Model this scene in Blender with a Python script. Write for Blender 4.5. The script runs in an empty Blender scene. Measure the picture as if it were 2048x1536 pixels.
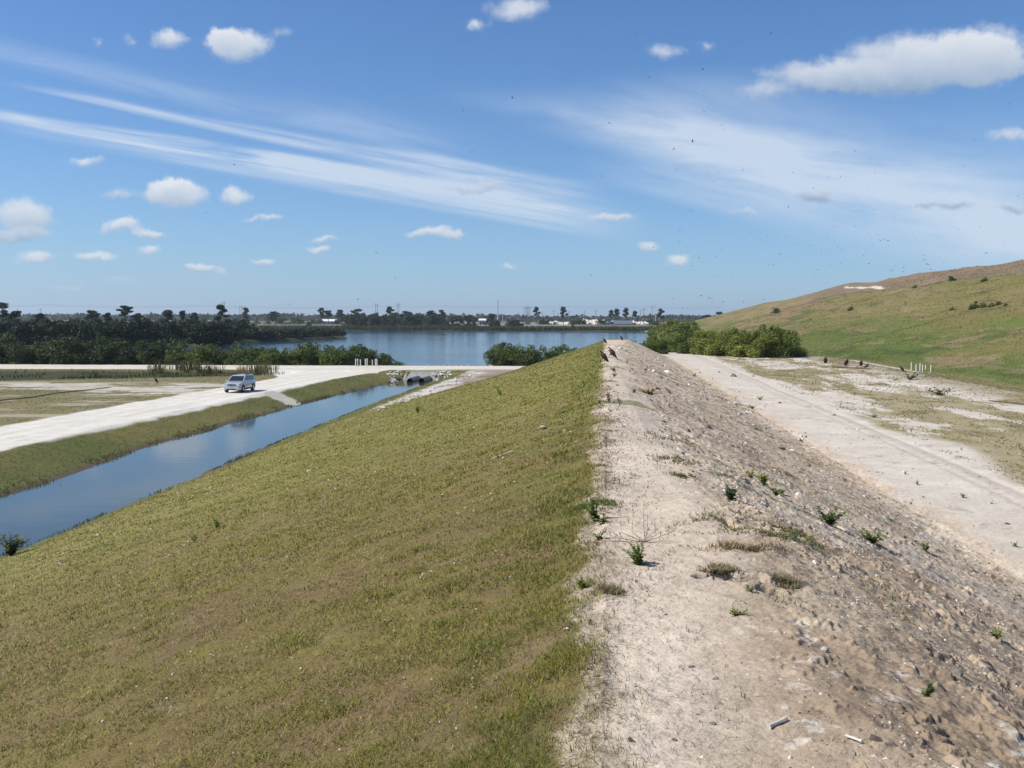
import bpy, bmesh, math, random
import numpy as np
from mathutils import Vector, Matrix
R = math.radians
sc = bpy.context.scene
col = sc.collection
# ------------------------------------------------------------------ camera
FPX = 1900.0; CAMZ = 8.4; PITCH = R(3.86); ROLL = R(0.17)
cam_d = bpy.data.cameras.new('camera'); cam = bpy.data.objects.new('camera', cam_d); col.objects.link(cam)
cam_d.sensor_width = 36; cam_d.lens = 36*FPX/2048; cam_d.clip_start = 0.05; cam_d.clip_end = 30000
cam.matrix_world = Matrix.Translation((0,0,CAMZ)) @ Matrix.Rotation(R(90)-PITCH,4,'X') @ Matrix.Rotation(ROLL,4,'Z')
sc.camera = cam
CR = np.array(cam.matrix_world.to_3x3())
# ------------------------------------------------------------------ light
SUN_EL = R(48); SUN_AZ = R(-95)          # azimuth from +Y towards +X (the sun stands to the left)
SUN_STRENGTH = 4.2; SKY_STRENGTH = 0.11; EXPOSURE = 0.42
sc.view_settings.view_transform = 'Standard'; sc.view_settings.look = 'None'
sc.view_settings.exposure = EXPOSURE; sc.view_settings.gamma = 1
sc.cycles.max_bounces = 6; sc.cycles.diffuse_bounces = 2; sc.cycles.glossy_bounces = 3; sc.cycles.transmission_bounces = 4; sc.cycles.volume_bounces = 0
sd = bpy.data.lights.new('sun','SUN'); sun = bpy.data.objects.new('sun', sd); col.objects.link(sun)
sd.energy = SUN_STRENGTH; sd.angle = R(0.55); sd.color = (1.0,0.955,0.87)
sdir = Vector((math.sin(SUN_AZ)*math.cos(SUN_EL), math.cos(SUN_AZ)*math.cos(SUN_EL), math.sin(SUN_EL)))
sun.rotation_euler = sdir.to_track_quat('Z','Y').to_euler(); sun.location = (-30,0,60)

class NT:
    def __init__(s, nt): s.t = nt; s.n = nt.nodes; s.l = nt.links
    def put(s, inp, v):
        if v is None: return
        if isinstance(v, bpy.types.NodeSocket): s.l.new(v, inp)
        else: inp.default_value = v
    def m(s, op, a, b=None, c=None, clamp=False):
        n = s.n.new('ShaderNodeMath'); n.operation = op; n.use_clamp = clamp
        for i, v in enumerate((a,b,c)): s.put(n.inputs[i], v)
        return n.outputs[0]
    def vm(s, op, a, b=None, c=None):
        n = s.n.new('ShaderNodeVectorMath'); n.operation = op
        for i, v in enumerate((a,b,c)):
            if v is not None: s.put(n.inputs[i], v)
        return n.outputs['Value'] if op in ('LENGTH','DOT_PRODUCT') else n.outputs[0]
    def mixc(s, f, a, b, mode='MIX'):
        n = s.n.new('ShaderNodeMix'); n.data_type = 'RGBA'; n.blend_type = mode
        s.put(n.inputs[0], f); s.put(n.inputs[6], a); s.put(n.inputs[7], b); return n.outputs[2]
    def noise(s, vec, scale, detail=4, rough=0.5, dist=0.0):
        n = s.n.new('ShaderNodeTexNoise'); s.put(n.inputs['Vector'], vec); n.inputs['Scale'].default_value = scale
        n.inputs['Detail'].default_value = detail; n.inputs['Roughness'].default_value = rough; n.inputs['Distortion'].default_value = dist
        return n.outputs[0]
    def smooth(s, v, a, b, lo=0.0, hi=1.0):
        n = s.n.new('ShaderNodeMapRange'); n.interpolation_type = 'SMOOTHSTEP'
        s.put(n.inputs[0], v); n.inputs[1].default_value = a; n.inputs[2].default_value = b; n.inputs[3].default_value = lo; n.inputs[4].default_value = hi
        return n.outputs[0]

def pdir(px, py):
    d = CR @ np.array([(px-1024)/FPX, -(py-768)/FPX, -1.0]); return d/np.linalg.norm(d)
def gno(px, py):                     # direction as a point on the sky's tangent plane
    d = pdir(px, py); return d[0]/d[1], d[2]/d[1]

world = bpy.data.worlds.new('World'); sc.world = world; world.use_nodes = True
world.cycles.sampling_method = 'MANUAL'; world.cycles.sample_map_resolution = 256
W = NT(world.node_tree); W.n.clear()
out = W.n.new('ShaderNodeOutputWorld'); bg = W.n.new('ShaderNodeBackground'); W.l.new(bg.outputs[0], out.inputs[0])
sky = W.n.new('ShaderNodeTexSky'); sky.sky_type = 'NISHITA'; sky.sun_disc = False
sky.sun_elevation = SUN_EL; sky.sun_rotation = SUN_AZ; sky.altitude = 0; sky.air_density = 1.0; sky.dust_density = 0.35; sky.ozone_density = 2.2
tc = W.n.new('ShaderNodeTexCoord'); D = tc.outputs['Generated']
sx = W.n.new('ShaderNodeSeparateXYZ'); W.l.new(D, sx.inputs[0])
dy = W.m('MAXIMUM', W.m('ABSOLUTE', sx.outputs[1]), 0.05)
gx = W.m('DIVIDE', sx.outputs[0], dy); gz = W.m('DIVIDE', sx.outputs[2], dy)
cmb = W.n.new('ShaderNodeCombineXYZ'); W.l.new(gx, cmb.inputs[0]); W.l.new(gz, cmb.inputs[1]); P = cmb.outputs[0]
# cumulus: each cloud an ellipse in the sky whose rim is torn by noise
n1 = W.n.new('ShaderNodeTexNoise'); W.l.new(P, n1.inputs['Vector']); n1.inputs['Scale'].default_value = 38; n1.inputs['Detail'].default_value = 5; n1.inputs['Roughness'].default_value = 0.62
off = W.vm('MULTIPLY', W.vm('SUBTRACT', n1.outputs['Color'], (0.5,0.5,0.5)), (0.036,0.022,0.0))
n1b = W.n.new('ShaderNodeTexNoise'); W.l.new(P, n1b.inputs['Vector']); n1b.inputs['Scale'].default_value = 11; n1b.inputs['Detail'].default_value = 2
off2 = W.vm('MULTIPLY', W.vm('SUBTRACT', n1b.outputs['Color'], (0.5,0.5,0.5)), (0.026,0.012,0.0))
PW = W.vm('ADD', W.vm('ADD', P, off), off2)
CL = [ (478,92,72,36,1,1),(452,80,40,26,.9,1),(340,74,36,24,.8,1),(268,80,24,15,.35,1),(205,80,14,10,.35,1),(562,68,24,15,.3,1),
 (1035,20,62,28,.7,1),(950,42,26,16,.6,1),(1330,103,42,19,.45,1),(1405,95,22,16,.4,1),
 (1860,118,190,56,1.1,.85),(1650,150,140,38,.9,.75),(1800,160,160,34,1.0,.35),(1970,112,100,62,1.05,.85),(1525,182,60,24,.6,.7),
 (350,390,82,32,1,.9),(330,380,50,24,.9,1),(475,388,36,22,.8,1),(238,388,32,13,.5,.8),(175,321,36,14,.6,1),
 (45,432,62,42,1.05,.8),(40,469,70,16,.9,.6),(245,452,46,17,1,1),(302,467,36,11,.8,.9),(72,515,52,15,.8,1),(192,510,48,12,.8,1),
 (305,498,34,10,.7,1),(408,537,40,11,.8,1),(520,520,28,8,.7,1),(525,436,42,8,.55,1),(875,466,52,15,.8,.95),(915,470,28,9,.5,.9),(845,467,26,9,.5,.9),(645,478,34,8,.65,1),
 (632,498,28,8,.65,1),(978,370,44,15,.6,.6),(930,380,50,8,.5,.4),(1220,438,60,11,.65,.9),(1290,495,26,12,.7,1),(1357,518,30,15,.8,1),(1630,398,46,17,.75,.2),(1910,410,50,13,.7,.25),(1845,412,34,10,.6,.25),
 (1490,427,46,10,.6,.6),(1010,535,26,7,.5,1),(2030,268,60,14,.55,.9),(2030,415,40,13,.7,.3),(1705,418,24,7,.45,.3),
 (140,575,60,7,.3,1),(250,560,40,6,.3,1)]
acc = None
for (cx,cy,rx,ry,w,br) in CL:       # each step leans on the one before, which keeps the shader's working set small
    gx0, gz0 = gno(cx, cy); sxr = FPX/rx/1.12; syr = FPX/ry/1.12
    pv_ = PW if acc is None else W.vm('MULTIPLY_ADD', acc, (1e-9,1e-9,1e-9), PW)
    q = W.vm('MULTIPLY_ADD', pv_, (sxr,syr,0), (-gx0*sxr,-gz0*syr,0))
    d = W.m('MULTIPLY', W.m('SUBTRACT', 1.0, W.vm('LENGTH', q), clamp=True), w)
    sp = W.n.new('ShaderNodeSeparateXYZ'); W.l.new(q, sp.inputs[0])
    cx_ = W.n.new('ShaderNodeCombineXYZ'); W.l.new(d, cx_.inputs[0])
    W.l.new(W.m('MULTIPLY', d, W.m('MULTIPLY_ADD', sp.outputs[1], 0.60, 0.02+0.70*br)), cx_.inputs[1])
    acc = cx_.outputs[0] if acc is None else W.vm('ADD', acc, cx_.outputs[0])
sa = W.n.new('ShaderNodeSeparateXYZ'); W.l.new(acc, sa.inputs[0]); dens = sa.outputs[0]; shade = sa.outputs[1]
lum = W.m('DIVIDE', shade, W.m('MAXIMUM', dens, 0.001), clamp=True)
n2 = W.noise(P, 60, 5, 0.6)
cov = W.smooth(W.m('ADD', dens, W.m('MULTIPLY', W.m('SUBTRACT', n2, 0.5), 0.55)), 0.02, 0.66)
cov = W.m('MULTIPLY', cov, W.smooth(dens, 0.0, 0.08))
cov = W.m('MULTIPLY', cov, 0.88)
# cirrus streaks
def streak(x0,y0,x1,y1,w0,w1,amt,scx,scy,seed,endf=0.12):
    a = np.array(gno(x0,y0)); b = np.array(gno(x1,y1)); L = float(np.linalg.norm(b-a)); t = (b-a)/L; n = np.array([-t[1],t[0]])
    base = W.vm('SUBTRACT', P, (float(a[0]),float(a[1]),0))
    al = W.m('DIVIDE', W.vm('DOT_PRODUCT', base, (float(t[0]),float(t[1]),0)), L)
    ac = W.vm('DOT_PRODUCT', base, (float(n[0]),float(n[1]),0))
    c = W.n.new('ShaderNodeCombineXYZ'); W.l.new(W.m('MULTIPLY', al, L*scx), c.inputs[0]); W.l.new(W.m('MULTIPLY', ac, scy), c.inputs[1]); c.inputs[2].default_value = seed
    nz = W.noise(c.outputs[0], 1.0, 4, 0.6, 0.6)
    wob = W.m('MULTIPLY', W.m('SUBTRACT', W.noise(c.outputs[0], 0.35, 2), 0.5), (w0+w1)/FPX*1.4)
    wid = W.m('MULTIPLY_ADD', al, (w1-w0)/FPX, w0/FPX)
    e = W.m('DIVIDE', W.m('ABSOLUTE', W.m('ADD', ac, wob)), W.m('MAXIMUM', wid, 0.002))
    prof = W.smooth(e, 0.0, 1.0, 1.0, 0.0)
    ends = W.m('MULTIPLY', W.smooth(al, -endf, endf), W.smooth(al, 1-endf*1.5, 1+endf, 1.0, 0.0))
    body = W.m('MULTIPLY', W.m('MULTIPLY', prof, ends), W.smooth(nz, 0.20, 0.72))
    return W.m('MULTIPLY', body, amt)
cir = None
for a in [(-60,225,1200,438,19,42,1.15,5,90,1.0),(560,318,1180,432,30,22,.6,5,90,9.0),(100,185,1150,388,14,34,.85,5,90,2.0),(-100,85,900,290,36,48,.30,5,50,3.0),
          (1100,290,2500,500,60,270,.95,3.0,14,4.0,.20),(1250,330,2250,530,60,150,.6,3.2,24,5.0,.12),(850,370,1160,385,22,22,.4,5,60,6.0)]:
    s_ = streak(*a); cir = s_ if cir is None else W.m('ADD', cir, s_)
front = W.smooth(sx.outputs[1], 0.02, 0.2)
up = W.smooth(sx.outputs[2], 0.0, 0.03)
cirf = W.m('MINIMUM', W.m('MULTIPLY', cir, front), 0.8)
covf = W.m('MULTIPLY', W.m('MULTIPLY', cov, front), up)
# the low sky of a clear subtropical day is paler than the model's: a veil that thins upwards
el = W.m('MAXIMUM', sx.outputs[2], 0.0)
veil = W.m('MULTIPLY', W.m('POWER', 2.718, W.m('MULTIPLY', el, -7.0)), 0.50)
K = 1.0/SKY_STRENGTH
hs = W.n.new('ShaderNodeHueSaturation'); W.l.new(sky.outputs[0], hs.inputs['Color']); hs.inputs['Saturation'].default_value = 1.14; hs.inputs['Value'].default_value = 0.74
c0 = W.mixc(veil, hs.outputs[0], (0.335*K,0.455*K,0.575*K,1))
c0 = W.mixc(1.0, c0, (0.68,0.87,1.12,1), 'MULTIPLY')
c1 = W.mixc(cirf, c0, (0.50*K,0.57*K,0.66*K,1))
ccol = W.mixc(lum, (0.22*K,0.31*K,0.44*K,1), (0.63*K,0.65*K,0.675*K,1))
c2 = W.mixc(covf, c1, ccol)
W.l.new(c2, bg.inputs[0]); bg.inputs[1].default_value = SKY_STRENGTH

# ------------------------------------------------------------------ helpers
def tag(o, label=None, cat=None, group=None, kind=None):
    if label: o['label'] = label
    if cat: o['category'] = cat
    if group: o['group'] = group
    if kind: o['kind'] = kind
    return o
def empty(name, label, cat, loc=(0,0,0), rz=0, group=None, scale=1):
    o = bpy.data.objects.new(name, None); col.objects.link(o); o.location = loc; o.rotation_euler = (0,0,rz)
    o.scale = (scale,)*3; o.empty_display_size = 0.2
    return tag(o, label, cat, group)
def link(name, me, parent=None):
    o = bpy.data.objects.new(name, me); col.objects.link(o)
    if parent: o.parent = parent
    return o
def copy_tree(o, parent=None):
    c = o.copy(); col.objects.link(c)
    if parent: c.parent = parent
    for ch in list(o.children): copy_tree(ch, c)
    return c
def mesh_np(name, V, F, mat=None, C=None, smooth=False):
    V = np.asarray(V, np.float32); F = np.asarray(F, np.int32); k = F.shape[1]
    me = bpy.data.meshes.new(name); me.vertices.add(len(V)); me.vertices.foreach_set('co', V.ravel())
    me.loops.add(F.size); me.loops.foreach_set('vertex_index', F.ravel())
    me.polygons.add(len(F)); me.polygons.foreach_set('loop_start', np.arange(0, F.size, k, dtype=np.int32))
    me.polygons.foreach_set('use_smooth', np.full(len(F), smooth))
    if C is not None:
        a = me.color_attributes.new('Col', 'FLOAT_COLOR', 'POINT'); CC = np.ones((len(V),4), np.float32); CC[:,:3] = C; a.data.foreach_set('color', CC.ravel())
    me.update(calc_edges=True)
    if mat: me.materials.append(mat)
    return me

TAB = np.random.RandomState(7).rand(256,256).astype(np.float32)
def vn(x, y):
    x0 = np.floor(x); y0 = np.floor(y); fx = (x-x0).astype(np.float32); fy = (y-y0).astype(np.float32)
    ix = x0.astype(np.int64) & 255; iy = y0.astype(np.int64) & 255; ix1 = (ix+1)&255; iy1 = (iy+1)&255
    fx = fx*fx*(3-2*fx); fy = fy*fy*(3-2*fy)
    return (TAB[iy,ix]*(1-fx)+TAB[iy,ix1]*fx)*(1-fy)+(TAB[iy1,ix]*(1-fx)+TAB[iy1,ix1]*fx)*fy
def fb(x, y, s, o=4, g=0.5, k=0.0):          # fractal noise about 0, +-1
    t = 0; a = 1; n = 0
    for i in range(o):
        t = t + a*(vn(x/s+17.3*i+k, y/s-9.1*i+k*1.7)*2-1); n += a; a *= g; s = s/2.03
    return t/n
def ss(x, a, b): t = np.clip((x-a)/(b-a), 0, 1); return t*t*(3-2*t)
def lerp(a, b, t): return a+(b-a)*t

BA = R(5.65); BS, BC = math.sin(BA), math.cos(BA)   # the berm's direction
def uv(x, y): return x*BS+y*BC, x*BC-y*BS
def xy(u, v): return u*BS+v*BC, u*BC-v*BS

def edge_n(x, y): return 0.17+0.24*fb(x,y,1.4,4,.62,2)+0.15*fb(x,y,0.35,3)+0.12*fb(x,y,9,2)
def crest(u): return np.interp(u, [-50,0,8,20,50,118,126,142], [6.75,6.75,6.7,6.58,6.2,6.0,5.7,1.0])
def toe(u): return np.interp(u, [-50,35,56,80,110,140], [-20.6,-21.3,-21.9,-18.6,-15.5,-12.5])
def can_r(u): return np.interp(u, [-50,35,60,100,142], [-20.6,-21.3,-22.3,-23.0,-22.6])
def can_l(u): return np.interp(u, [-50,45,60,92,123,142], [-28,-28.4,-29.9,-30.1,-28.6,-28.3])
# land and water outlines seen from above
def poly_sdf(x, y, pts):
    d = np.full(x.shape, 1e9); inside = np.zeros(x.shape, bool); n = len(pts)
    for i in range(n):
        ax, ay = pts[i]; bx, by = pts[(i+1)%n]; ex, ey = bx-ax, by-ay
        t = np.clip(((x-ax)*ex+(y-ay)*ey)/(ex*ex+ey*ey), 0, 1)
        d = np.minimum(d, np.hypot(x-ax-t*ex, y-ay-t*ey))
        c = ((ay > y) != (by > y)) & (x < (bx-ax)*(y-ay)/((by-ay) if by != ay else 1e-9)+ax); inside ^= c
    return np.where(inside, -d, d)
LEFT_LAND = [(-900,262),(-150,262),(-105,268),(-88,290),(-95,335),(-82,390),(-73,425),(-76,450),(-100,470),(-130,500),(-170,560),(-230,700),(-900,700)]
SWALE = [(-120,109),(-66,112),(-58,115),(-48,119),(-40,123),(-31,129),(-31,136),(-60,136.5),(-120,136)]
def hillz(d):
    return np.interp(d, [-5,0,6,66,74,104,260,800], [0,0,1.2,18.3*1.05,18.6*1.05,27.0*1.05,30*1.05,31*1.05])
def H(x, y, micro=True):
    x = np.asarray(x, np.float64); y = np.asarray(y, np.float64); u, v = uv(x, y)
    zc = crest(u); r = np.hypot(x, y)
    # left flank down to the canal
    tl = toe(u); zt = np.interp(u, [56,80], [0.0,0.9]); left = np.where(v > tl, zc-(zc-zt)*np.clip(v/tl,0,1), zt)
    cr = can_r(u); cl = can_l(u); e_can = 0.35*fb(x,y,7,3)
    wet_r = np.clip((v-(cr+e_can))/2.4, -2, 1.0)*0.95
    z_left = np.minimum(left, np.where(v < cr+2.4, np.maximum(wet_r, -1.5), 99))
    left_flat = 1.02+0.05*fb(x,y,30,3)
    wet_l = np.clip(((cl+e_can)-v)/4.3, -1, 1.0)*1.02
    z_ll = np.minimum(left_flat, np.where(v > cl-4.3, np.maximum(wet_l*1.0, -1.5), 99))
    mid = (cr+cl)/2
    zl = np.where(v < mid, z_ll, z_left)
    zl = np.where((u > 131.5) & (v < tl+2), np.maximum(zl, 1.02), zl)
    # right flank
    zr = np.interp(u, [0,40,120,150,175,400], [3.25,3.55,3.9,3.4,1.8,1.5])
    vt = np.interp(u, [0,30,120], [8.2,8.0,7.6])
    wv = np.interp(u,[-50,0,7,16,70,112],[1.1,1.1,.95,.25,0,2.4]); t = np.clip((v-wv)/(vt-wv), 0, 1)
    drop = np.interp(t, [0,.05,.12,.25,.9,1.0], [0,.015,.065,.195,.93,1.0])
    zrr = np.where(zc > zr, zc-(zc-zr)*drop, zc)
    zrr = np.where(v > vt, zr+0.16*np.exp(-((v-26.2)/1.8)**2)-0.35*ss(v,27,29)*ss(u,85,97), zrr)
    z = np.where(v < 0, zl, zrr)
    # low end of the berm and the lake behind the cross road
    lk = ss(y, 153.0, 158.5)
    shore_v = 12+(u-150)*0.034+4*fb(x,y,60,3)
    rland = ss(v, shore_v-4, shore_v+3)
    ll = poly_sdf(x, y, LEFT_LAND)+5*fb(x,y,22,3)
    lland = ss(-ll, -3, 3)
    fland = ss(y+4*fb(x,y,45,3), 697, 706)
    land = np.maximum(np.maximum(rland*(v > 0), lland), fland)
    zlk = lerp(-1.5, np.where(v > shore_v-6, np.maximum(zr*0.6,1.0), 1.0), land)
    z = lerp(z, zlk, lk)
    hw = np.interp(y, [690,715,786,795,817,826,900], [0.8,1.1,3.6,4.0,4.0,3.2,1.4])
    z = np.where(y > 700, lerp(z, hw, ss(y,700,712)), z)
    # the wet swale
    sw = poly_sdf(x, y, SWALE)+1.2*fb(x,y,9,3)
    z = np.where(y < 150, lerp(z, 0.62+0.16*fb(x,y,5,3), ss(-sw, -1.6, 1.8)), z)
    # landfill
    ue = 700-0.2*np.clip(v-31,0,400)
    a = v-31+1.0*fb(x,y,40,2); b = (ue-u)*1.0
    k = 25.0; hh = np.clip(0.5+0.5*(b-a)/k, 0, 1); d = b*(1-hh)+a*hh-k*hh*(1-hh)
    hz = hillz(np.clip(d,-5,790))*(0.985+0.03*fb(x,y,60,3))
    z = z+np.where(d > 0, hz, 0)
    if not micro: return z
    hill = ss(d, 2, 12)
    z = z+hill*(0.35*fb(x,y,9,4)+0.9*fb(x,y,38,3)+0.25*fb(u,v*3,14,3))
    z = z+(1-hill)*(y > 712)*0.5*fb(x,y,50,3)
    # near relief
    near = 1-ss(r, 60, 200)
    grass = ss(-v, 0.0, 0.8)*(v > cr)
    rs = ss(v, 0.5, 1.5)*(1-ss(v, vt-0.3, vt+1.2))
    rid = 1-np.abs(fb(x*1.0+0.3*v,y,0.9,4,0.55))*2
    z = z+grass*near*(0.035*fb(x,y,0.7,3)+0.05*fb(x,y,3.1,3)+0.012*fb(x,y,0.12,2))
    z = z+rs*near*(0.055*fb(x,y,0.8,5,.66)+0.045*rid*ss(fb(x,y,2.0,2),-.2,.4)+0.030*fb(x,y,0.16,4,.75)+0.07*fb(u,v*2,3.0,3)+0.03*ss(fb(u*.9,v*1.1,.22,4,.75,19),.22,.40))
    pth = (v >= 0)*(1-rs)
    z = z+pth*near*(0.012*fb(x,y,0.5,4,.6)+0.006*fb(x,y,0.08,2)+0.03*fb(x,y,4,2))
    # rim where the turf ends, worn a little above the path
    z = z+0.018*np.exp(-((v+edge_n(x,y)+0.06)/0.14)**2)*near
    # washed-out hollows on the right flank
    for (hx,hy,rx_,ry_,dep) in HOLES:
        q = ((x-hx)/rx_)**2+((y-hy)/ry_)**2+1.1*fb(x,y,0.14,3)
        z = z-dep*(1-ss(q, 0.35, 1.15))
        z = z+0.15*dep*np.exp(-((np.sqrt(np.maximum(q,0))-1.5)/0.35)**2)*(y > hy)
    # wheel ruts on the sand track
    for rv in (11.3, 12.0):
        z = z-0.035*np.exp(-((v-rv-0.15*fb(u,u*0,9,2))/0.16)**2)*near
    return z
HOLES = []
def ray_ground(px, py, micro=False):
    d = pdir(px, py); t = np.geomspace(1.5, 4000, 6000); X = d[0]*t; Y = d[1]*t; Z = CAMZ+d[2]*t
    g = Z-H(X, Y, micro); i = int(np.argmax(g < 0)) if (g < 0).any() else len(t)-1
    i = max(i,1); f = g[i-1]/(g[i-1]-g[i]) if g[i-1] != g[i] else 0
    tt = t[i-1]+(t[i]-t[i-1])*f; x, y = d[0]*tt, d[1]*tt
    return x, y
def hz1(x, y): return float(H(np.array([x]), np.array([y]))[0])
def gp(px, py):                      # the ground point seen at a pixel of the photograph
    x, y = ray_ground(px, py); return Vector((x, y, hz1(x, y)))
def atd(px, dist):                   # a ground point in a compass direction at a distance
    d = pdir(px, 640); x = d[0]/d[1]*dist; return Vector((x, dist, hz1(x, dist)))
_h = []
for (px,py,rx_,ry_,dep) in [(1440,1156,.17,.04,.08),(1495,1162,.14,.065,.13),(1532,1182,.09,.065,.13),(1460,1045,.05,.20,.06),(1550,1000,.12,.1,.07),(1385,1093,.09,.03,.05),(1700,992,.35,.07,.09),(1745,1150,.07,.09,.10),(1905,1165,.2,.08,.10)]:
    x_, y_ = ray_ground(px, py); _h.append((x_, y_, rx_, ry_, dep))
HOLES = _h

# ------------------------------------------------------------------ materials
def principled(name, rough=0.8, spec=0.3):
    m = bpy.data.materials.new(name); m.use_nodes = True; t = NT(m.node_tree); b = m.node_tree.nodes['Principled BSDF']
    b.inputs['Roughness'].default_value = rough; b.inputs['Specular IOR Level'].default_value = spec
    return m, t, b
def mat(name, c, rough=0.7, spec=0.3, var=0.12, scale=6.0, metal=0.0, bump=0.0, coat=0.0):
    m, t, b = principled(name, rough, spec); b.inputs['Metallic'].default_value = metal; b.inputs['Coat Weight'].default_value = coat
    tc = t.n.new('ShaderNodeTexCoord'); n = t.noise(tc.outputs['Object'], scale, 5, 0.6)
    lo = tuple(x*(1-var) for x in c)+(1,); hi = tuple(min(1,x*(1+var)) for x in c)+(1,)
    t.l.new(t.mixc(t.smooth(n, 0.3, 0.7), lo, hi), b.inputs['Base Color'])
    if bump:
        bp = t.n.new('ShaderNodeBump'); bp.inputs['Strength'].default_value = bump; bp.inputs['Distance'].default_value = 0.02
        t.l.new(t.noise(tc.outputs['Object'], scale*4, 4, 0.6), bp.inputs['Height']); t.l.new(bp.outputs[0], b.inputs['Normal'])
    return m
def leafmat(name, tint=(1,1,1), trans=0.25, rough=0.6):
    m = bpy.data.materials.new(name); m.use_nodes = True; t = NT(m.node_tree); t.n.clear()
    o = t.n.new('ShaderNodeOutputMaterial'); at = t.n.new('ShaderNodeAttribute'); at.attribute_name = 'Col'
    c = t.mixc(1.0, at.outputs['Color'], tint+(1,), 'MULTIPLY')
    oi = t.n.new('ShaderNodeObjectInfo')
    c = t.mixc(1.0, c, t.mixc(oi.outputs['Random'], (0.74,0.84,0.78,1), (1.24,1.14,1.05,1)), 'MULTIPLY')
    d = t.n.new('ShaderNodeBsdfPrincipled'); d.inputs['Roughness'].default_value = rough; d.inputs['Specular IOR Level'].default_value = 0.25; t.l.new(c, d.inputs['Base Color'])
    tr = t.n.new('ShaderNodeBsdfTranslucent'); t.l.new(c, tr.inputs[0])
    mx = t.n.new('ShaderNodeMixShader'); mx.inputs[0].default_value = trans; t.l.new(d.outputs[0], mx.inputs[1]); t.l.new(tr.outputs[0], mx.inputs[2])
    t.l.new(mx.outputs[0], o.inputs[0]); return m
M_terrain, T, b = principled('terrain_soil_grass', 0.95, 0.12)
at = T.n.new('ShaderNodeAttribute'); at.attribute_name = 'Col'
tcx = T.n.new('ShaderNodeTexCoord'); ob = tcx.outputs['Object']
f1 = T.noise(ob, 45, 4, 0.7); f2 = T.noise(ob, 7, 5, 0.65); f3 = T.noise(ob, 0.9, 4, 0.6)
k = T.m('ADD', T.m('MULTIPLY', T.m('SUBTRACT', f1, 0.5), 1.0), T.m('ADD', T.m('MULTIPLY', T.m('SUBTRACT', f2, 0.5), 0.55), T.m('MULTIPLY', T.m('SUBTRACT', f3, 0.5), 0.5)))
k = T.m('ADD', k, 1.0)
kc = T.n.new('ShaderNodeCombineXYZ'); [T.l.new(k, kc.inputs[i]) for i in range(3)]
T.l.new(T.mixc(1.0, at.outputs['Color'], kc.outputs[0], 'MULTIPLY'), b.inputs['Base Color'])
bp = T.n.new('ShaderNodeBump'); bp.inputs['Strength'].default_value = 0.7; bp.inputs['Distance'].default_value = 0.035
T.l.new(T.m('ADD', T.m('MULTIPLY', f1, 0.35), f2), bp.inputs['Height']); T.l.new(bp.outputs[0], b.inputs['Normal'])

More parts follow.
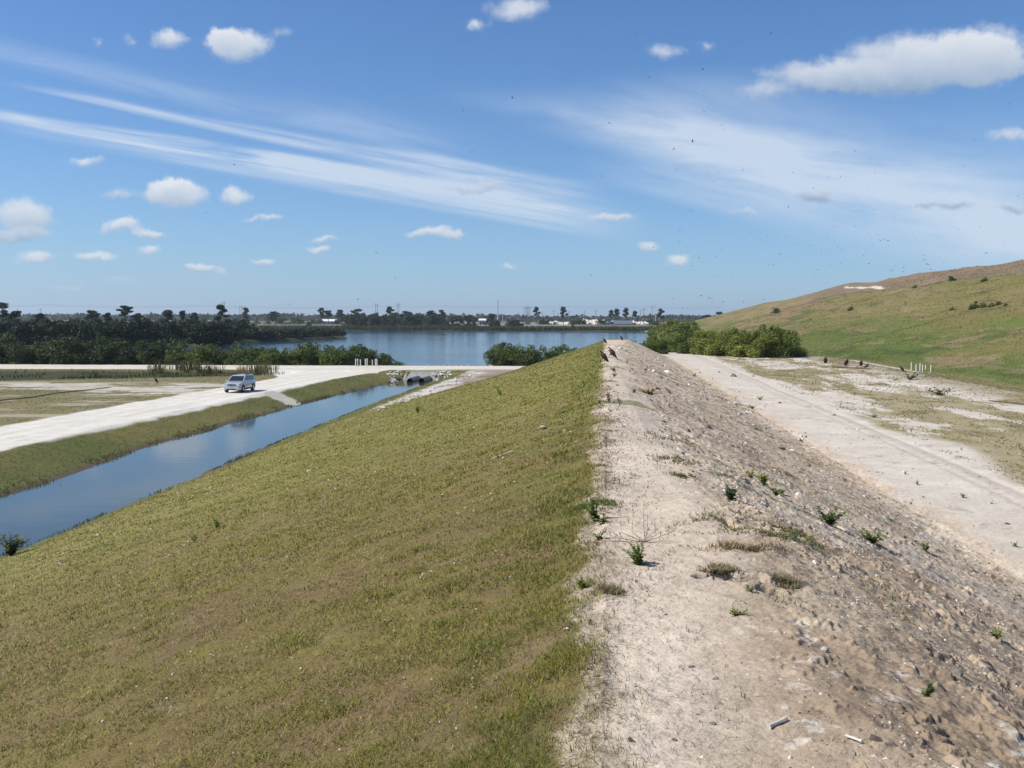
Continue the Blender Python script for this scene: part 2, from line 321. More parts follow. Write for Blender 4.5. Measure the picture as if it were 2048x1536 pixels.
# ------------------------------------------------------------------ ground sheet
def gcolor(x, y, z):
    u, v = uv(x, y); n = x.shape[0]; C = np.zeros((n,3), np.float32)
    def put(c, m): 
        nonlocal C
        C += (np.array(c, np.float32)-C)*np.clip(m,0,1)[:,None].astype(np.float32)
    def mix2(a, b, t): t = np.clip(t,0,1)[:,None]; return np.array(a)*(1-t)+np.array(b)*t
    nz1 = fb(x,y,1.1,4,.6); nz2 = fb(x,y,6,4,.6,3); nz3 = fb(x,y,24,4,.6,5); nzf = fb(x,y,0.25,4,.65,9); r = np.hypot(x,y)
    straw = (0.235,0.175,0.105); olive = (0.150,0.128,0.036); green = (0.095,0.125,0.028); thatch=(0.150,0.102,0.056)
    C[:] = (0.17,0.15,0.07)
    # left flats: patchy straw and pale sand
    C[:] = mix2((0.23,0.19,0.10),(0.16,0.15,0.065), 0.5+0.9*nz2)
    sandy = ss(fb(x*0.35,y,3.5,5,.66,21)+0.30*fb(x*0.3,y,12,2,.5,4)+0.10+0.16*ss(u,92,104), -0.03, 0.17)
    band = ss(y,88,94)*(1-ss(y,107,112))
    put(mix2((0.52,0.48,0.42),(0.40,0.35,0.28),0.5+nz1), sandy*band*(v<-36)*0.92); put((0.40,0.35,0.27), (v<-36)*(u>60)*ss(fb(x*.3,y,2.2,4,.65,23),.18,.4)*(1-band)*(y<107)*.6)
    put((0.19,0.15,0.06), ss(u,111,117)*(v<-36)*0.7)
    # swale
    sw = poly_sdf(x,y,SWALE)+1.0*nz2
    put(mix2((0.055,0.062,0.026),(0.040,0.050,0.022),0.5+nz1), ss(-sw,-2.5,0.5)*(y<150))
    put((0.16,0.125,0.05), ss(-sw,-4.0,-1.5)*(1-ss(-sw,-1.0,1.0))*(y<150)*0.6)
    # canal banks
    cr = can_r(u); cl = can_l(u)
    bank = ss(v,-34.0+0.5*nz2,-33.4+0.5*nz2)*(v<cr+3)*(u<140)
    put(mix2((0.165,0.145,0.05),(0.105,0.115,0.035),0.5+1.1*nz2), bank)
    put((0.11,0.085,0.05), bank*(1-ss(np.abs(z-0.04),0.03,0.12+.10*nz1)))
    put((0.05,0.05,0.035), bank*(z<0.0))
    # pale limerock road beside the canal, and the cross road
    wr = 0.35*fb(x,y,2.2,3)
    road = ss(v,-41.6+wr*1.6,-41.0+wr*1.6)*(1-ss(v,-33.9+wr,-33.4+wr))*(1-ss(y,146,150))
    flare = ss(y, 118+0*y, 141)*9.0; road = np.maximum(road, ss(v,-41.6-flare*1.0,-41.0-flare)*(1-ss(v,-33.9+wr+0.2*flare,-33.2+wr+.2*flare))*(y>118)*(y<148))
    xr = ss(y,138.6+wr,139.6+wr)*(1-ss(y,151.3+wr,152.6+wr))*(1-ss(v,-12,-10.6))
    xr = xr*(1-0.55*ss(x,-14,-6)*(1-ss(y,141.5,143)))
    rut = np.abs(np.sin((v+37.5)*np.pi/1.9)); rc = mix2((0.64,0.60,0.53),(0.54,0.50,0.42),0.35+0.8*fb(u*0.12,v,1.0,4,.6)+0.5*nz1)
    put(rc, road); put((0.46,0.415,0.345), road*np.clip(np.exp(-((v+36.2+.25*fb(u,u*0,14,2))/.28)**2)+np.exp(-((v+38.0+.25*fb(u,u*0,14,2))/.28)**2)+.6*np.exp(-((v+39.6+.4*fb(u,u*0,17,2,.5,4))/.25)**2),0,1)*(.35+.5*fb(x,y,3,3,.6,5))); put(mix2((0.62,0.57,0.49),(0.47,0.42,0.34),0.4+0.8*fb(x*0.15,y,1.5,4,.6)), xr)
    spill = np.exp(-(((u-(93.5-(v+34)*0.75))/2.1)**2))*ss(v,-35,-33.6)*(1-ss(v,-30.4,-29.6)); put((0.46,0.42,0.35), ss(spill+0.3*nz1,0.35,0.6))
    # far shore strip by the cross road and muddy ground at its right end
    put((0.24,0.20,0.14), ss(y,152.3,153.3)*(1-ss(y,155,158))*(v<2))
    tl = toe(u)
    mud = ss(v,-19.9+0.4*nz1,-19.3+0.4*nz1)*(1-ss(v,tl-1+0.6*nz1,tl+0.1+0.6*nz1))*ss(u,70,78)*(y<139.5)
    put(mix2((0.34,0.28,0.22),(0.20,0.145,0.10),0.5+1.3*nz2), mud)
    put((0.50,0.46,0.40), mud*ss(fb(x,y,1.6,4,.6,31)+0.5*(1-ss(u,95,125)),0.02,0.2)*(1-ss(v,-17.6,-16.4)))
    # ---- the berm's grassed flank
    edge = edge_n(x,y)
    ev = v+edge; gl = (1-ss(ev,-0.10,0.04))*(v>=np.maximum(tl,cr+2.2)-0.6)*(u<150)
    g0 = mix2(thatch, olive, 0.52+0.8*nz1+0.45*nzf); far = ss(r,9,32)[:,None]
    gfar = mix2((0.185,0.178,0.048),(0.225,0.185,0.075),0.30+0.75*nz2+0.55*nz1)
    gfar = gfar+(np.array((0.118,0.138,0.034))-gfar)*np.clip(ss(fb(x,y,3.3,3,.6,40),0.05,0.45)*0.45,0,1)[:,None]
    g = g0*(1-far)+gfar*far
    g = g+(np.array((0.085,0.125,0.025))-g)*(np.clip(np.exp(-((v+0.75)/0.75)**2)*(0.12+0.5*fb(x,y,2,3)),0,1)[:,None]*1.0)
    put(g, gl)
    put((0.19,0.135,0.085), gl*ss(fb(x,y,.35,4,.62,60),0.32,0.50)*0.6*(1-ss(r,12,30)))
    # ---- path along the crest and the bare right flank
    vt = np.interp(u,[0,30,120],[8.2,8.0,7.6])
    bare = ss(ev,-0.10,0.04)*(v>-2)*(v<40)*(u<150)
    pthc = mix2((0.585,0.490,0.385),(0.490,0.395,0.300),0.45+0.9*nz1+0.4*nzf)
    put(pthc, bare)
    vb = np.interp(u,[3,5.5,10],[.16,.38,.85]); brown = ss(v,vb+(0.5*nz1+0.35*fb(x,y,3,2))*np.clip(vb*1.2,.4,1),vb+.65+0.5*nz1)*(1-ss(v,vt-0.4+0.5*nz1,vt+0.5+0.6*nz1))
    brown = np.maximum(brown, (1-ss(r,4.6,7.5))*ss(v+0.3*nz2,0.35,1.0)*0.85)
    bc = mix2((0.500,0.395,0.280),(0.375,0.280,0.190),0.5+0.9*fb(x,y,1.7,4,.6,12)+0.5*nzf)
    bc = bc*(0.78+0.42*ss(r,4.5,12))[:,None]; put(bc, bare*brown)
    gry = ss(fb(x,y,2.6,4,.6,70),0.0,0.28)*brown; put(mix2((0.620,0.525,0.405),(0.50,0.415,0.310),.5+nzf), bare*gry*0.6)
    put((0.66,0.62,0.55), bare*brown*ss(fb(x,y,.16,4,.7,29)+0.5*nz1,0.34,0.52)*0.45)
    put((0.22,0.16,0.112), bare*brown*ss(fb(x,y,.45,4,.7,39)-0.3*nz1,0.28,0.46)*0.7)
    put((0.22,0.165,0.115), bare*np.exp(-((ev-0.06)/0.09)**2)*0.6)
    wg = ss(fb(x,y,1.3,4,.6,80)+0.25*fb(x,y,.3,2)+ss(u,14,45)*0.14,0.40,0.56)*(v<7.5); put((0.145,0.145,0.055), bare*wg*0.7*(r>6))
    # ---- sand track
    trk = ss(v,vt+0.2+0.7*nz1+.4*nzf,vt+1.0+0.7*nz1+.4*nzf)*(v<60)*(u<150); 
    tr = mix2((0.500,0.440,0.360),(0.560,0.505,0.425),0.5+0.8*nz1+0.6*nz2)
    put(tr, trk); put((0.20,0.18,0.075), (v>26.5)*(u<152)*(u>-60))
    put((0.42,0.33,0.235), trk*ss(fb(x,y,4,3,.6,14)+0.2,0.1,0.5)*(1-ss(u,12,26))*(1-ss(v,9.6,11.5))*0.6)
    put((0.43,0.37,0.31), trk*np.exp(-((v-11.65-0.15*fb(u,u*0,9,2))/0.45)**2)*0.6)
    put((0.54,0.485,0.41), trk*np.exp(-((v-12.6)/0.5)**2)*0.6); put((0.30,0.25,0.16), trk*ss(fb(x,y,.7,4,.65,66)+.25*(v-10.5)/2*0,.34,.5)*.6)
    # patchy ground right of the track
    pg = ss(v,12.9+1.1*fb(u*.4,v,2.5,3),13.8+1.3*fb(u*.4,v,2.5,3))*(u<152)*(1-ss(v,26.5,27.5))
    str_ = fb(u*0.35,v*1.25,2.6,5,.62,90)+0.22*fb(u*.5,v,.6,4,.7,93)+0.25*fb(u*.2,v,7,2,.5,8); gm = ss(str_,-0.16,0.10)
    pc = mix2((0.215,0.190,0.078),(0.330,0.270,0.165),0.5+0.9*fb(x,y,1.4,4,.6,33))
    put(pc, pg*gm*0.92)
    put((0.57,0.51,0.44), pg*(1-gm)*ss(nz2,-.1,.35)*0.8)
    put((0.24,0.20,0.11), ss(v,22.5,25.5)*(1-ss(v,27.2,27.8))*(u<160)*0.75)
    put((0.53,0.49,0.43), ss(v,28.1,28.5)*(1-ss(v,30.2,30.7))*ss(u,92,97))
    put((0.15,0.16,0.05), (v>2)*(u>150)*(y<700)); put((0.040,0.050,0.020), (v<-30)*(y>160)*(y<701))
    # ---- landfill cover
    ue = 700-0.2*np.clip(v-31,0,400); a = v-31+1.0*fb(x,y,40,2); b = (ue-u)*1.0; k = 25.0
    hh = np.clip(0.5+0.5*(b-a)/k,0,1); d = b*(1-hh)+a*hh-k*hh*(1-hh)
    m = ss(d,-0.6,0.6)*(u>-50)
    s1 = fb(u*.25,v*1.2,9,5,.62,51); s2 = fb(u*.35,v,26,4,.6,52)
    low = mix2((0.090,0.118,0.028),(0.155,0.132,0.048),0.5+1.5*s1); low = low+(np.array((0.215,0.165,0.085))-low)*(ss(s2+0.7*s1,0.12,0.42)*0.75)[:,None]
    low = low+(np.array((0.115,0.145,0.038))-low)*(ss(-s2-0.3*s1,0.1,0.4)*0.6)[:,None]
    up_ = mix2((0.170,0.148,0.052),(0.215,0.160,0.078),0.5+1.0*s2+0.9*s1)
    top = mix2((0.205,0.152,0.095),(0.165,0.120,0.075),0.5+1.2*s1); 
    t1 = ss(d+7*s2+3*s1,18,30)[:,None]; t2 = ss(d,66,72)[:,None]
    put(low*(1-t1)*(1-t2)+up_*t1*(1-t2)+top*t2, m)
    put((0.25,0.215,0.175), m*np.exp(-((d-72)/4.5)**2)*0.8*ss(fb(u*.2,v,9,3),-.3,.2))
    put((0.10,0.125,0.04), m*ss(fb(u*.3,v,14,3,.6,77),.2,.4)*np.exp(-((d-70)/9)**2)*0.9)
    put((0.235,0.145,0.105), m*np.exp(-(((u-385-(d-40)*2.2)/16)**2))*ss(d,30,40)*(1-ss(d,60,66))*0.7)
    put((0.060,0.080,0.024), m*ss(fb(u*.35,v*1.1,4.5,4,.7,57),.12,.40)*0.65*(d<66))
    put((0.27,0.185,0.12), m*ss(fb(u*.3,v*1.1,6,4,.7,59),.18,.42)*0.55); put((0.52,0.49,0.42), m*(np.abs(d-(80+(u-400)*.13)-.5*fb(u,u*0,20,2))<1.15)*ss(u,398,402)*(1-ss(u,525,533)))
    # ---- beyond the lake
    fr = (y>690); put((0.055,0.062,0.026), (y>690)*(v<25))
    put(mix2((0.135,0.12,0.055),(0.185,0.15,0.08),0.5+nz3), (y>712)*(m<.5))
    put((0.30,0.285,0.26), ss(y,792,794)*(1-ss(y,816,818))*(m<.5))
    put(mix2((0.21,0.165,0.11),(0.15,0.135,0.07),0.5+nz3), ss(y,818,822)*(m<.5))
    return C
dens_pts = [(1.6,230),(3,470),(6,260),(10,160),(200,150),(300,100),(900,90),(1200,40),(9000,25)]
ln = [math.log(1.6)]
while ln[-1] < math.log(9000):
    ln.append(ln[-1]+1.0/np.interp(ln[-1], [math.log(a) for a,_ in dens_pts], [b for _,b in dens_pts]))
rr = np.exp(np.array(ln)); 
az = np.concatenate([np.linspace(-180,-34,50)[:-1], np.linspace(-34,33,900), np.linspace(33,180,50)[1:-1], [180]])
AZ, RR = np.meshgrid(np.radians(az), rr); X = RR*np.sin(AZ); Y = RR*np.cos(AZ)
nr, nc = X.shape; xf = X.ravel(); yf = Y.ravel(); zf = H(xf, yf); Cc = gcolor(xf, yf, zf)
# centre cap
Zg = zf.reshape(nr,nc)
du = np.stack([np.gradient(X,axis=0),np.gradient(Y,axis=0),np.gradient(Zg,axis=0)],-1); dv = np.stack([np.gradient(X,axis=1),np.gradient(Y,axis=1),np.gradient(Zg,axis=1)],-1)
N = np.cross(dv, du); N /= np.maximum(np.linalg.norm(N,axis=-1,keepdims=True),1e-9); N *= np.sign(N[...,2:3]+1e-9); Nf = N.reshape(-1,3)
idx = np.arange(nr*nc).reshape(nr,nc)
quads = np.stack([idx[:-1,:-1],idx[:-1,1:],idx[1:,1:],idx[1:,:-1]],-1).reshape(-1,4)
fx = xf[quads].mean(1); fy = yf[quads].mean(1); fz = zf[quads].mean(1); fu, fv = uv(fx,fy)
reg = np.zeros(len(quads), int)
e_ = edge_n(fx,fy)
vt_ = np.interp(fu,[0,30,120],[8.2,8.0,7.6])
reg[(fv+e_>-0.03)&(fv<1.1)&(fu<122)] = 1                                  # path on the crest
reg[(fv>vt_+0.6)&(fv<13.3)&(fu<150)&(fu>-60)] = 2                          # sand track
reg[(fv>-41.4)&(fv<-33.6)&(fy<147)] = 3                                    # canal road
reg[(fy>139.2)&(fy<152)&(fv<-11)] = 3
reg[(fy>793)&(fy<817)] = 5
ue = 700-0.2*np.clip(fv-31,0,400); a_ = fv-31; b_ = (ue-fu)*1.0; k_ = 25.0; hh = np.clip(0.5+0.5*(b_-a_)/k_,0,1); d_ = b_*(1-hh)+a_*hh-k_*hh*(1-hh)
reg[(d_>0)] = 4
reg[(fv>28.3)&(fv<30.4)&(fu>96)&(d_<=0)&(fu<400)] = 6
for rid, nm in [(0,'ground'),(1,'crest_path'),(2,'sand_track'),(3,'gravel_road'),(4,'hill'),(5,'highway'),(6,'hill_track')]:
    q = quads[reg == rid]
    if not len(q): continue
    used, inv = np.unique(q, return_inverse=True)
    me = mesh_np(nm, np.stack([xf[used],yf[used],zf[used]],-1), inv.reshape(-1,4), M_terrain, Cc[used], True)
    me.normals_split_custom_set_from_vertices([tuple(n) for n in Nf[used].tolist()])
    tag(link(nm, me), kind='structure')
cap = np.array([[0,0,hz1(0,0)]]); ring = np.stack([xf[:nc],yf[:nc],zf[:nc]],-1)
me = mesh_np('ground_underfoot', np.concatenate([ring,cap]), [[(i+1)%nc,i,nc] for i in range(nc)], M_terrain, np.concatenate([Cc[:nc],Cc[:1]]), True)
tag(link('ground_underfoot', me), kind='structure')

# ------------------------------------------------------------------ water
def water(name, x0,x1,y0,y1, base, rough, bs, bd, sc1, sc2, bst=1.0):
    m, t, b = principled(name, rough, 0.5); b.inputs['Base Color'].default_value = base+(1,); b.inputs['IOR'].default_value = 1.33
    tc = t.n.new('ShaderNodeTexCoord'); mp = t.n.new('ShaderNodeMapping'); t.l.new(tc.outputs['Object'], mp.inputs[0]); mp.inputs['Scale'].default_value = (0.55,1,1)
    h = t.m('ADD', t.noise(mp.outputs[0], sc1, 3, 0.6), t.m('MULTIPLY', t.noise(mp.outputs[0], sc2, 3, 0.5), bs))
    patch = t.smooth(t.noise(mp.outputs[0], 0.02, 3, 0.5, 0.8), 0.35, 0.65, 0.35, 1.0)
    bp = t.n.new('ShaderNodeBump'); bp.inputs['Distance'].default_value = bd; t.l.new(t.m('MULTIPLY', patch, bst), bp.inputs['Strength'])
    t.l.new(h, bp.inputs['Height']); t.l.new(bp.outputs[0], b.inputs['Normal'])
    me = mesh_np(name, [(x0,y0,0),(x1,y0,0),(x1,y1,0),(x0,y1,0)], [[0,1,2,3]], m); return tag(link(name, me), kind='structure')
water('lake', -1000, 120, 146, 712, (0.015,0.050,0.095), 0.10, 2.0, 0.05, 1.6, 0.35, 0.9)
water('canal_water', -60, 10, -80, 146, (0.045,0.062,0.060), 0.07, 1.0, 0.014, 1.3, 0.5, 0.35)

# ------------------------------------------------------------------ small mesh builder
class MB:
    def __init__(s): s.v = []; s.f = []; s.mi = []; s.cur = 0
    def add(s, V, F):
        o = len(s.v); s.v += [tuple(p) for p in V]; s.f += [tuple(i+o for i in f) for f in F]; s.mi += [s.cur]*len(F)
    def box(s, c, d, rz=0, bev=0):
        hx,hy,hz = d[0]/2,d[1]/2,d[2]/2; cs,sn = math.cos(rz),math.sin(rz); b = min(bev,hx,hy)
        if b > 0:
            base = [(-hx+b,-hy),(hx-b,-hy),(hx,-hy+b),(hx,hy-b),(hx-b,hy),(-hx+b,hy),(-hx,hy-b),(-hx,-hy+b)]
        else: base = [(-hx,-hy),(hx,-hy),(hx,hy),(-hx,hy)]
        n = len(base); V = [(c[0]+x*cs-y*sn, c[1]+x*sn+y*cs, c[2]+z) for z in (-hz,hz) for x,y in base]
        s.add(V, [tuple(range(n))[::-1], tuple(range(n,2*n))]+[(i,(i+1)%n,n+(i+1)%n,n+i) for i in range(n)])
    def tube(s, pts, rads, n=8, cap=True):
        P = [Vector(p) for p in pts]; V = []; F = []
        for i, p in enumerate(P):
            d = (P[min(i+1,len(P)-1)]-P[max(i-1,0)]).normalized(); a = d.orthogonal().normalized() if i == 0 else (a-d*a.dot(d)).normalized(); b = d.cross(a)
            r = rads[i] if hasattr(rads,'__len__') else rads
            V += [p+(a*math.cos(t*2*math.pi/n)+b*math.sin(t*2*math.pi/n))*r for t in range(n)]
        for i in range(len(P)-1): F += [(i*n+j, i*n+(j+1)%n, (i+1)*n+(j+1)%n, (i+1)*n+j) for j in range(n)]
        if cap: F += [tuple(range(n))[::-1], tuple(range((len(P)-1)*n, len(P)*n))]
        s.add(V, F)
    def loft(s, rings):
        n = len(rings[0]); V = [p for r in rings for p in r]; F = []
        for i in range(len(rings)-1): F += [(i*n+j, i*n+(j+1)%n, (i+1)*n+(j+1)%n, (i+1)*n+j) for j in range(n)]
        F += [tuple(range(n))[::-1], tuple(range((len(rings)-1)*n, len(rings)*n))]; s.add(V, F)
    def quad(s, a, b, c, d): s.add([a,b,c,d], [(0,1,2,3)])
    def build(s, name, mats, parent=None, smooth=False, recalc=True):
        me = bpy.data.meshes.new(name); me.from_pydata(s.v, [], s.f)
        for m in (mats if isinstance(mats,(list,tuple)) else [mats]): me.materials.append(m)
        me.polygons.foreach_set('material_index', s.mi)
        if recalc:
            bm = bmesh.new(); bm.from_mesh(me); bmesh.ops.recalc_face_normals(bm, faces=bm.faces); bm.to_mesh(me); bm.free()
        if smooth:
            me.polygons.foreach_set('use_smooth', [True]*len(me.polygons)); me.set_sharp_from_angle(angle=R(38))
        me.update(); return link(name, me, parent)

# ------------------------------------------------------------------ foliage
def leaves(blobs, n, size, cols, seed, flat=0.0, up=0.35, hollow=0.55, aspect=0.5):
    """leaf faces spread through ellipsoid blobs [(x,y,z,rx,ry,rz)]"""
    g = np.random.RandomState(seed); B = np.array(blobs, float); w = (B[:,3]*B[:,4]*B[:,5])**(2/3.); w /= w.sum()
    bi = g.choice(len(B), n, p=w); d = g.normal(size=(n,3)); d /= np.linalg.norm(d,axis=1,keepdims=True)
    rad = hollow+(1-hollow)*g.rand(n)**0.6; rad *= 1+0.18*g.normal(size=n)*(g.rand(n)<.3)
    c = B[bi,:3]+d*B[bi,3:6]*rad[:,None]; c[:,2] = np.maximum(c[:,2], 0.03)
    nrm = d*0.6+g.normal(size=(n,3))*0.75; nrm[:,2] += up; nrm /= np.linalg.norm(nrm,axis=1,keepdims=True)
    t = np.cross(nrm, g.normal(size=(n,3))); t /= np.linalg.norm(t,axis=1,keepdims=True); b = np.cross(nrm,t)
    s = size*(0.6+0.8*g.rand(n))[:,None]; tv = t*s; bv = b*s*aspect
    V = np.stack([c-tv, c+bv-tv*0.15, c+tv, c-bv-tv*0.15],1).reshape(-1,3); V[:,2] = np.maximum(V[:,2],0)
    F = np.arange(4*n).reshape(-1,4); K = np.array(cols); ci = g.randint(len(K), size=n)
    tint = (g.rand(len(B))*0.5+0.75)[bi]*(0.75+0.5*g.rand(n)); C = K[ci]*tint[:,None]
    return V, F, np.repeat(C,4,0)
GREEN = [(0.085,0.125,0.026),(0.110,0.150,0.032),(0.062,0.098,0.024),(0.150,0.165,0.042)]
YGREEN = [(0.165,0.205,0.036),(0.205,0.240,0.048),(0.110,0.150,0.030),(0.235,0.240,0.065)]
SHADE_DARK = [(0.020,0.034,0.014),(0.026,0.042,0.015),(0.015,0.026,0.012),(0.034,0.048,0.018)]  # shade over the left shore wood is put into these leaf colours
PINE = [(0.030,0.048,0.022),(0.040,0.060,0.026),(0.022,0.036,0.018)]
SCRUB = [(0.155,0.140,0.060),(0.105,0.110,0.042),(0.190,0.150,0.085),(0.075,0.090,0.035)]
M_leaf = leafmat('shrub_leaves'); M_bark = mat('bark', (0.10,0.08,0.06), 0.9, 0.1, 0.25, 9, bump=0.5)
M_pbark = mat('pine_bark', (0.16,0.12,0.095), 0.9, 0.1, 0.25, 9, bump=0.5)

def trunk_branches(seed, h, r, tips, lean=0.1, n=7):
    g = random.Random(seed); mb = MB(); pts = [(g.uniform(-lean,lean)*h*t*t, g.uniform(-lean,lean)*h*t*0.5, h*t) for t in (0,.25,.5,.75,1)]
    mb.tube(pts, [r,r*.85,r*.7,r*.5,r*.25], n)
    for tp in tips:
        z0 = h*g.uniform(.45,.85); k = int(z0/h*4); a = Vector(pts[min(k,3)]); b = Vector(pts[min(k+1,4)]); q = a.lerp(b, z0/h*4-k)
        tp = Vector(tp); m = q.lerp(tp,.5)+Vector((0,0,-0.06*h)); mb.tube([q,m,tp],[r*.35,r*.22,r*.08],5,False)
    return mb
def shrub_mesh(seed, w, h, n, size, cols, stems=True):
    g = random.Random(seed); bl = []
    for i in range(9+g.randint(0,5)):
        a = g.uniform(0,6.28); q = g.uniform(0,0.72)**0.7*w/2; zz = g.uniform(0.22,0.82)*h*(1-0.35*(q/(w/2))**2)
        bl.append((math.cos(a)*q, math.sin(a)*q, zz, w*g.uniform(.14,.26), w*g.uniform(.14,.26), h*g.uniform(.12,.22)))
    for i in range(6): 
        a = g.uniform(0,6.28); q = g.uniform(0.1,0.42)*w; bl.append((math.cos(a)*q, math.sin(a)*q, h*.22, w*.16, w*.16, h*.2))
    for i in range(5): a = g.uniform(0,6.28); q = g.uniform(0,.36)*w; bl.append((math.cos(a)*q,math.sin(a)*q,h*g.uniform(.78,.94),w*.085,w*.085,h*.11))
    return leaves(bl, n, size, cols, seed), bl
def stem_mesh(seed, bl, h, r=0.045):
    mb = MB(); g = random.Random(seed)
    for b in bl[:10]: mb.tube([(b[0]*.12,b[1]*.12,0),(b[0]*.6,b[1]*.6,b[2]*.6),(b[0],b[1],b[2])],[r,r*.7,r*.3],5,False)
    return mb
def proto_shrub(seed, w, h, n, size, cols):
    (V,F,C), bl = shrub_mesh(seed, w, h, n, size, cols)
    fol = mesh_np('foliage', V, F, M_leaf, C); sm = stem_mesh(seed, bl, h).build('stem', M_bark); m2 = sm.data; bpy.data.objects.remove(sm)
    return fol, m2
def place_plant(name, meshes, parts, loc, rz, sc_, label, cat, group=None, sz=1.0):
    r = empty(name, label, cat, loc, rz, group); r.scale = (sc_,sc_,sc_*sz)
    for pn, me in zip(parts, meshes): link(pn, me, r)
    return r
def joined_tree(seed, w, h, n, size, cols, trunk_h=0.45, r=0.18):   # a distant tree: one mesh
    g = random.Random(seed); bl = []
    for i in range(12):
        a = g.uniform(0,6.28); q = g.uniform(0,.75)*w/2; zz = g.uniform(.35,.88)*h*(1-0.25*(2*q/w)**2); bl.append((math.cos(a)*q,math.sin(a)*q,zz,w*g.uniform(.14,.24),w*g.uniform(.14,.24),h*g.uniform(.08,.16)))
    for i in range(6): a = g.uniform(0,6.28); q = .3*w; bl.append((math.cos(a)*q,math.sin(a)*q,h*g.uniform(.12,.3),w*.2,w*.2,h*.14))
    V,F,C = leaves(bl, n, size, cols, seed); K = len(V); tv = []; tf = []
    for z in (0,h*.7):
        for j in range(4): tv.append((r*math.cos(j*1.57)*(1-z/h*.6), r*math.sin(j*1.57)*(1-z/h*.6), z))
    tf = [(K+j,K+(j+1)%4,K+4+(j+1)%4,K+4+j) for j in range(4)]
    V = np.concatenate([V,tv]); F = np.concatenate([F,tf]); C = np.concatenate([C,np.full((8,3),.06)])
    return mesh_np('tree_mesh', V, F, M_leaf, C)

rnd = random.Random(11)
# shore shrubs behind the cross road (left run, running out of the frame)
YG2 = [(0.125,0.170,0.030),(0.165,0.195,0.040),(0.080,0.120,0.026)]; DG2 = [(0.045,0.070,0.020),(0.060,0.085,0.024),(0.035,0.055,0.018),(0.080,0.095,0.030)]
SH = [proto_shrub(100+i, 3.6, 2.9, 2800, 0.105, [GREEN,YG2,GREEN,YG2][i%4]) for i in range(6)]
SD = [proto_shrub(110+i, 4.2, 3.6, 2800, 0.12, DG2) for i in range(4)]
def shrub(px, dist, sc_, label, group, name='shrub', P=None, sz=1.0, zoff=-0.1):
    p = atd(px, dist); p.z = max(p.z,-0.2)+zoff
    return place_plant(name, rnd.choice(P or SH), ('foliage','stem'), p, rnd.uniform(0,6.28), sc_, label, 'shrub', group, sz)
for i in range(54):
    px = -60+i*16+rnd.uniform(-6,6)
    if px > 775: break
    d = 156.5+rnd.uniform(-0.8,3.5); s = rnd.uniform(1.25,1.6) if px < 740 else 1.2
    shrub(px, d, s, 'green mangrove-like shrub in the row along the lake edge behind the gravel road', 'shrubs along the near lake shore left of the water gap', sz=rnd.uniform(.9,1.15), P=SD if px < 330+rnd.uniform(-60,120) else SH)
shrub(793,156.5,.72,'small open shrub ending the left shore row beside the open water gap','shrubs along the near lake shore left of the water gap')
for i, px in enumerate([996,1012,1030,1048,1066,1086,1104,1122,1140,1152]):
    shrub(px, 157+rnd.uniform(-0.5,4), [1.35,1.6,1.55,1.4,1.4,1.4,1.35,1.4,1.4,1.25][i], 'green shrub in the cluster by the water where the berm meets the lake', 'shrubs at the lake end of the berm', sz=rnd.uniform(.95,1.2))
for i in range(12):
    px = 1262+i*6; shrub(px, 127+rnd.uniform(0,12), .42+.02*i, 'low scraggly shrub just beyond the far end of the berm crest', 'low shrubs beyond the crest of the berm', sz=1.2)
# the large bright thicket on the right shore
BG = [proto_shrub(200+i, 6.2, 4.3, 9000, 0.125, YGREEN) for i in range(5)]
bigs = [(1338,150,.75),(1372,139,.82),(1408,130,.80),(1442,123,.80),(1478,120,.82),(1512,117,.86),(1545,117,.90),(1572,121,.86),
        (1345,170,.9),(1375,160,.9),(1410,150,.9),(1450,141,.9),(1490,136,.95),(1530,134,.98),(1562,136,.95),(1322,182,1.0),(1350,190,1.1),(1400,178,.95),(1440,168,.95),(1330,215,1.35),(1352,225,1.45),(1375,232,1.4),(1320,250,1.3),(1395,245,1.2),(1342,270,1.6),(1366,285,1.65),(1322,300,1.4),(1388,300,1.4)]
for px, d, s in bigs:
    p = atd(px, d); p.z -= .25; s *= 1.18 if d > 160 else 1.04
    lab = 'bright green leafy bush in the large thicket between the lake and the landfill' 
    if (px,d) == (1572,121): lab = 'rounded bright bush at the right end of the large thicket by the hill track'
    place_plant('bush', rnd.choice(BG), ('foliage','stem'), p, rnd.uniform(0,6.28), s, lab, 'bush', 'bushes of the large thicket on the right shore', rnd.uniform(.88,1.05))

# dark wood on the left shore
DT = [joined_tree(300+i, 9, 7.8, 1700, 0.42, SHADE_DARK) for i in range(5)]
g = random.Random(5)
def tree_obj(me, name, p, s, label, group, sz=1.0, cat='tree'):
    o = link(name, me); o.location = p; o.rotation_euler = (0,0,g.uniform(0,6.28)); o.scale = (s,s,s*sz); return tag(o, label, cat, group)
nn = 0
for row,(d0,d1,step) in enumerate([(268,276,15),(290,300,16),(318,335,17),(360,380,17),(410,440,18)]):
    px = -40+row*7
    lim = [440,470,520,500,500][row]
    while px < lim:
        d = g.uniform(d0,d1)+(0 if row else max(0,(px-380))*0.3); s = g.uniform(.85,1.1)*(0.55 if (row==0 and px>400) else 1)
        p = atd(px,d); 
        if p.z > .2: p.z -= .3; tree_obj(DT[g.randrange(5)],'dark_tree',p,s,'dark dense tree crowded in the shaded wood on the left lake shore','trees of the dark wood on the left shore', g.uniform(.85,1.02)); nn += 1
        px += step*g.uniform(.8,1.2)
LB = [joined_tree(320+i, 7, 4.2, 700, 0.40, SHADE_DARK) for i in range(3)]
